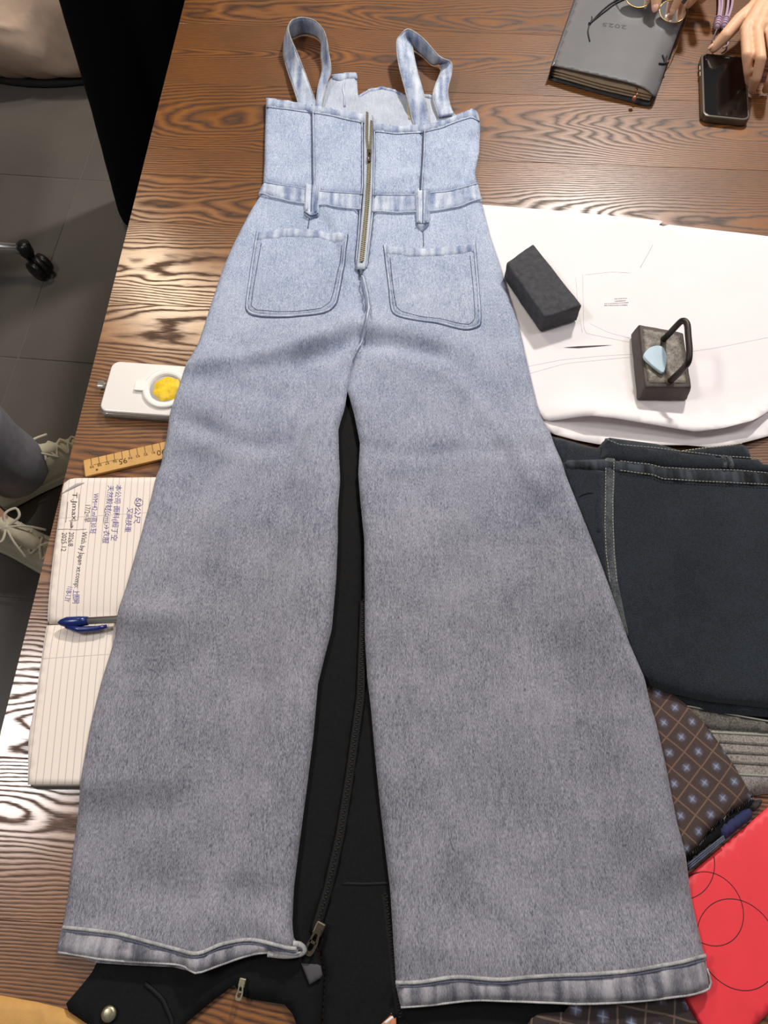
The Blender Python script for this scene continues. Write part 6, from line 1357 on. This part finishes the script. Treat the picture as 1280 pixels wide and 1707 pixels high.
def sneaker(par, heel, d):
    sd = V3(-d.y, d.x, 0)
    prof = [(-0.012, 0.03), (0.02, 0.036), (0.07, 0.036), (0.12, 0.04), (0.18, 0.045), (0.225, 0.043), (0.255, 0.034), (0.272, 0.018)]
    left = [heel + d * a + sd * b for a, b in prof]; right = [heel + d * a - sd * b * 0.96 for a, b in prof]
    out = [(p.x, p.y, 0) for p in left] + [(p.x, p.y, 0) for p in reversed(right)]
    out = catmull(out, 3, True)
    sn = MB().prism([(p[0], p[1]) for p in out], 0.004, 0.03).build('sneaker_sole', M['sole'], par, smooth=False, bevel=0.004, bseg=3)
    MB().prism([(heel.x + (p[0] - heel.x) * 1.0, heel.y + (p[1] - heel.y) * 1.0) for p in out], 0.0, 0.005).build('outsole', M['sole_dark'], sn, smooth=False)
    u = MB()
    chain(u, [(heel + d * 0.030 + V3(0, 0, 0.052), 0.036), (heel + d * 0.10 + V3(0, 0, 0.05), 0.037), (heel + d * 0.17 + V3(0, 0, 0.042), 0.037), (heel + d * 0.225 + V3(0, 0, 0.034), 0.032)])
    chain(u, [(heel + d * 0.025 + V3(0, 0, 0.085), 0.034), (heel + d * 0.09 + V3(0, 0, 0.08), 0.033), (heel + d * 0.15 + V3(0, 0, 0.06), 0.032)])
    u.v = [(x, y, max(z, 0.02)) for x, y, z in u.v]
    up = fuse('sneaker_upper', u, 0.005, M['sneaker'], par, 3)
    tg = MB()
    chain(tg, [(heel + d * 0.150 + V3(0, 0, 0.092), 0.016), (heel + d * 0.115 + V3(0, 0, 0.108), 0.018), (heel + d * 0.082 + V3(0, 0, 0.128), 0.019)])
    fuse('tongue', tg, 0.004, M['sneaker'], up, 3)
    cords = MB()
    for k in range(5):
        t0 = 0.105 + 0.024 * k; z0 = 0.122 - 0.0105 * k; zs = z0 - 0.014
        w2 = 0.026 - 0.001 * k
        for s in (-1, 1):
            a = heel + d * t0 + sd * w2 * s + V3(0, 0, zs); b = heel + d * (t0 + 0.024) - sd * w2 * s + V3(0, 0, zs - 0.0105)
            m2 = (a + b) / 2 + V3(0, 0, 0.013)
            cords.tube(catmull([tuple(a), tuple(m2), tuple(b)], 4), 0.003, 6)
    kn_ = heel + d * 0.098 + V3(0, 0, 0.133)
    for s in (-1, 1):
        cords.tube(catmull([tuple(kn_), tuple(kn_ + sd * s * 0.022 - d * 0.012 + V3(0, 0, 0.012)), tuple(kn_ + sd * s * 0.044 - d * 0.004 + V3(0, 0, 0.004)), tuple(kn_ + sd * s * 0.030 + d * 0.014 + V3(0, 0, 0.004)), tuple(kn_)], 5), 0.003, 6)
        cords.tube(catmull([tuple(kn_), tuple(kn_ + sd * s * 0.020 + d * 0.030 + V3(0, 0, -0.008)), tuple(kn_ + sd * s * 0.036 + d * 0.060 + V3(0, 0, -0.034))], 5), 0.0027, 6)
    cords.ball(kn_, (0.007, 0.007, 0.006))
    cords.build('laces', M['lace'], up)
for (hp, kn, an, hl_, dr) in legs: sneaker(pB, hl_, dr)

# ---- person at the far side whose hands reach in: spectacles in one, phone under the other
LH = {'index': [(0.5907, 1.2404, 0.81), (0.579, 1.1752, 0.812), (0.5863, 1.1633, 0.794), (0.5976, 1.1677, 0.772)],
      'middle': [(0.605, 1.2298, 0.815), (0.5948, 1.1579, 0.818), (0.5963, 1.146, 0.794), (0.6059, 1.1608, 0.761)],
      'ring': [(0.6265, 1.2283, 0.812), (0.6203, 1.1579, 0.814), (0.6218, 1.1487, 0.79), (0.6297, 1.1636, 0.76)],
      'little': [(0.6503, 1.2329, 0.805), (0.6514, 1.178, 0.804), (0.6562, 1.1742, 0.782), (0.6629, 1.1841, 0.76)],
      'thumb': [(0.6289, 1.315, 0.8), (0.5948, 1.2866, 0.796), (0.571, 1.2615, 0.786), (0.5569, 1.2544, 0.77)]}
LW = Vector([(0.6673, 1.36, 0.812)][0])
RH = {'index': [(0.5131, 1.3853, 0.845), (0.4997, 1.331, 0.835), (0.4933, 1.3179, 0.816), (0.4885, 1.3134, 0.796)],
      'middle': [(0.5329, 1.3884, 0.847), (0.5221, 1.3291, 0.838), (0.5209, 1.3211, 0.816), (0.5168, 1.3295, 0.795)],
      'ring': [(0.5536, 1.3971, 0.844), (0.5483, 1.3456, 0.834), (0.5473, 1.3373, 0.812), (0.5457, 1.3505, 0.79)],
      'little': [(0.5741, 1.4078, 0.838), (0.575, 1.3689, 0.828), (0.5759, 1.3634, 0.808), (0.5754, 1.3735, 0.788)],
      'thumb': [(0.4985, 1.4234, 0.835), (0.4701, 1.3689, 0.828), (0.4598, 1.3372, 0.814), (0.4597, 1.3198, 0.797)]}
RWr = Vector([(0.5641, 1.5266, 0.85)][0])
pC0 = V3(0.86, 2.16, 0)
pC = thing('person', 'person in dark top behind the table, hands reaching in over planner and phone', 'person', (pC0.x, pC0.y, 0))
FACE = V3(-0.15, -1, 0).normalized(); S_ = FACE.cross(V3(0, 0, 1)).normalized()
pel = pC0 + V3(0, 0, 0.93); ch = pC0 + FACE * 0.10 + V3(0, 0, 1.22); shs = [ch + V3(0, 0, 0.08) + S_ * s * 0.16 for s in (-1, 1)]
hd = pC0 + FACE * 0.19 + V3(0, 0, 1.52); nk = pC0 + FACE * 0.13 + V3(0, 0, 1.34)
mb = MB(); torso(mb, pel, ch, shs[0], shs[1], 0.88, 0.85); head(mb, nk, hd, FACE)
sl_ = MB(); torso(sl_, pel + V3(0, 0, 0.03), ch, shs[0], shs[1], 1.06, 1.25)
for sh, wr_, H in ((min(shs, key=lambda q: q.x), RWr, RH), (max(shs, key=lambda q: q.x), LW, LH)):
    mid = (sh + wr_) / 2; out = (sh - ch); out.z = 0; out.normalize()
    el = mid + out * 0.08 + V3(0, 0.02, -0.06)
    chain(mb, [(sh, 0.046), (el, 0.037), (el + (wr_ - el) * 0.35, 0.037), (el + (wr_ - el) * 0.85, 0.026), (wr_, 0.0235)])
    add_hand(mb, wr_, H)
    chain(sl_, [(sh, 0.062), (el, 0.052), (el + (wr_ - el) * 0.62, 0.041)])
for s in (-1, 1):
    hp = pel + S_ * s * 0.08; an = pC0 + S_ * s * 0.09 + V3(0, 0, 0.09); kn = (hp + an) / 2 + FACE * 0.01
    chain(mb, [(hp, 0.08), (kn, 0.053), (kn - V3(0, 0, 0.12), 0.05), (an, 0.035)]); chain(mb, [(an, 0.036), (an + FACE * 0.13 - V3(0, 0, 0.055), 0.028)])
fuse('body', mb, 0.0021, M['skin'], pC, 5, 0.5); face_parts(pC, hd, FACE)
fuse('top', sl_, 0.009, M['top_dark'], pC, 5)
tb2 = MB(); capsule(tb2, pel - S_ * 0.075 + V3(0, 0, 0.05), pel + S_ * 0.075 + V3(0, 0, 0.05), 0.112, 0.112)
for s in (-1, 1):
    hp = pel + S_ * s * 0.08; an = pC0 + S_ * s * 0.09 + V3(0, 0, 0.09); kn = (hp + an) / 2 + FACE * 0.01
    chain(tb2, [(hp, 0.105), (kn, 0.078), (an + V3(0, 0, 0.04), 0.062)])
    shoe_dark(pC, an - V3(0, 0, 0.09) - FACE * 0.05, an - V3(0, 0, 0.09) + FACE * 0.2)
fuse('trousers', tb2, 0.01, M['black_wool'], pC, 5)
def nail(H, nm, upv, par):
    a, b = Vector(H[nm][-2]), Vector(H[nm][-1]); d = (b - a).normalized()
    n = (upv - d * upv.dot(d)).normalized(); s = d.cross(n); r = FR[nm][-1]
    m = Matrix((s, d, n)).transposed()
    MB().ball(b + d * r * 0.25 + n * r * 0.74, (r * 0.7, r * 0.95, r * 0.3), m, 8).build('fingernail', M['nail'], par)
for H in (LH, RH):
    for nm in ('index', 'middle', 'ring', 'little'): nail(H, nm, V3(0, -0.5, 1), pC)
nail(LH, 'thumb', V3(-0.3, 0.5, 1), pC); nail(RH, 'thumb', V3(-0.5, -0.3, 1), pC)
a, b = Vector(LH['ring'][0]), Vector(LH['ring'][1]); c = a + (b - a) * 0.62
m = (b - a).normalized().to_track_quat('Z', 'Y').to_matrix()
MB().lathe([(0.0094 + 0.0012 * math.cos(t), 0.0016 * math.sin(t)) for t in [2 * math.pi * i / 8 for i in range(9)]], c, 24, m).build('finger_ring', M['silver'], pC)

# ------------------------------------------------------------------ swivel chair at the left edge and the beige bag behind it
cc = V3(-1.27, 1.466, 0)
chr_ = thing('swivel_chair', 'swivel chair, only a chrome base arm and black caster in view on the floor', 'chair', (cc.x, cc.y, 0))
a0 = 0.0
for k in range(5):
    a = a0 + 2 * math.pi * k / 5; d = V3(math.cos(a), math.sin(a), 0); sd = V3(-d.y, d.x, 0)
    MB().tube([cc + d * 0.03 + V3(0, 0, 0.115), cc + d * 0.16 + V3(0, 0, 0.098), cc + d * 0.320 + V3(0, 0, 0.082)], [0.02, 0.016, 0.014], 12).build('base_arm', M['chrome'], chr_)
    cp = cc + d * 0.332
    cs = MB(); cs.tube([cp + V3(0, 0, 0.052), cp + V3(0, 0, 0.07), cp + V3(0, 0, 0.098), cp + V3(0, 0, 0.103)], [0.012, 0.018, 0.018, 0.010], 14)
    cs.build('arm_cap', M['black_plastic'], chr_)
    cst = cp + d * 0.018 - sd * 0.010
    w_ax = (d * 0.55 + sd * 0.83).normalized(); mw = w_ax.to_track_quat('Z', 'Y').to_matrix()
    hb = MB()
    for s in (-1, 1):
        hb.lathe([(0.008, -0.009), (0.024, -0.009), (0.0275, -0.006), (0.0275, 0.006), (0.024, 0.009), (0.008, 0.009)], cst + w_ax * s * 0.0155 + V3(0, 0, 0.0275), 24, mw)
    wl = hb.build('caster', M['black_plastic'], chr_)
    hood = MB(); ha = []
    fw_ = w_ax.cross(V3(0, 0, 1)).normalized()
    v = []; f = []
    for i in range(13):
        t = math.radians(-10 + 200 * i / 12)
        for w2 in (-0.007, 0.007):
            for rr in (0.03, 0.034):
                v.append(tuple(cst + fw_ * math.cos(t) * rr + V3(0, 0, 0.0275 + math.sin(t) * rr) + w_ax * w2))
    for i in range(12):
        q = i * 4
        for (x, y) in ((0, 1), (1, 3), (3, 2), (2, 0)): f.append((q + x, q + y, q + 4 + y, q + 4 + x))
    f += [(0, 1, 3, 2), (48, 49, 51, 50)]
    hood.add(v, f).build('caster_hood', M['black_plastic'], wl)
MB().tube([cc + V3(0, 0, 0.08), cc + V3(0, 0, 0.13)], 0.035, 20).build('hub', M['black_plastic'], chr_)
MB().tube([cc + V3(0, 0, 0.12), cc + V3(0, 0, 0.44)], 0.024, 16).build('gas_lift', M['chrome'], chr_)
sb_ = MB(); sb_.prism([(cc.x + p[0], cc.y + p[1]) for p in rrect(-0.24, 0.24, -0.24, 0.24, 0.09, 8)], 0.43, 0.51)
sb_.build('seat', M['black_wool'], chr_, smooth=False, bevel=0.02, bseg=4)
bk = MB(); bk.prism([(cc.x - 0.28 + 0.02 * math.cos(p[0] * 4), cc.y + p[0]) for p in ((-0.22, 0), (0, 0), (0.22, 0))] + [(cc.x - 0.25 , cc.y + p) for p in (0.22, 0, -0.22)], 0.6, 1.05)
bk.build('backrest', M['black_wool'], chr_, smooth=False, bevel=0.012, bseg=3)
MB().tube(catmull([tuple(cc + V3(-0.1, 0, 0.44)), tuple(cc + V3(-0.26, 0, 0.45)), tuple(cc + V3(-0.285, 0, 0.56)), tuple(cc + V3(-0.265, 0, 0.72))], 5), 0.016, 10).build('back_post', M['chrome'], chr_)

bc = V3(-1.05, 2.44, 0)
bag = thing('cloth_bag', 'large wrinkled beige cloth bag slumped on the floor behind the black trousers', 'bag', (bc.x, bc.y, 0))
v = []; f = []; n1, n2 = 180, 96
for i in range(n2 + 1):
    ph_ = math.pi * i / n2
    for k in range(n1):
        th_ = 2 * math.pi * k / n1
        d = V3(math.sin(ph_) * math.cos(th_), math.sin(ph_) * math.sin(th_), math.cos(ph_))
        p = V3(d.x * 0.42, d.y * 0.285, d.z * 0.2)
        p.x = math.copysign(abs(p.x / 0.42) ** 0.8, p.x) * 0.42; p.y = math.copysign(abs(p.y / 0.285) ** 0.75, p.y) * 0.285
        w3 = noise.noise(Vector((p.x * 5, p.y * 7, p.z * 5))) * 0.05
        al = p.x * 0.55 - p.y * 0.9
        w3 += 0.013 * (1 - abs(math.sin(al * 34 + 4 * noise.noise(p * 4)))) ** 2 * 2 * max(0, noise.noise(p * 4 + V3(4, 0, 0)) + 0.5)
        z = 0.150 + p.z + w3 + 0.22 * max(0, p.x) * max(0, d.z)
        p = p + d * w3 * 0.6
        v.append((bc.x + p.x, bc.y + p.y, max(0.018, z)))
for i in range(n2):
    for k in range(n1): f.append((i * n1 + k, i * n1 + (k + 1) % n1, (i + 1) * n1 + (k + 1) % n1, (i + 1) * n1 + k))
MB().add(v, f).build('bag_body', M['beige'], bag)
MB().lathe([(0.36, 0.0), (0.375, 0.006), (0.37, 0.02), (0.3, 0.024)], (0, 0, 0), 40, Matrix.Diagonal((1.0, 0.66, 1.0))).build('dark_base', M['beige_dark'], bag, local=True)  # dark disc stands for the shadow beneath the bag
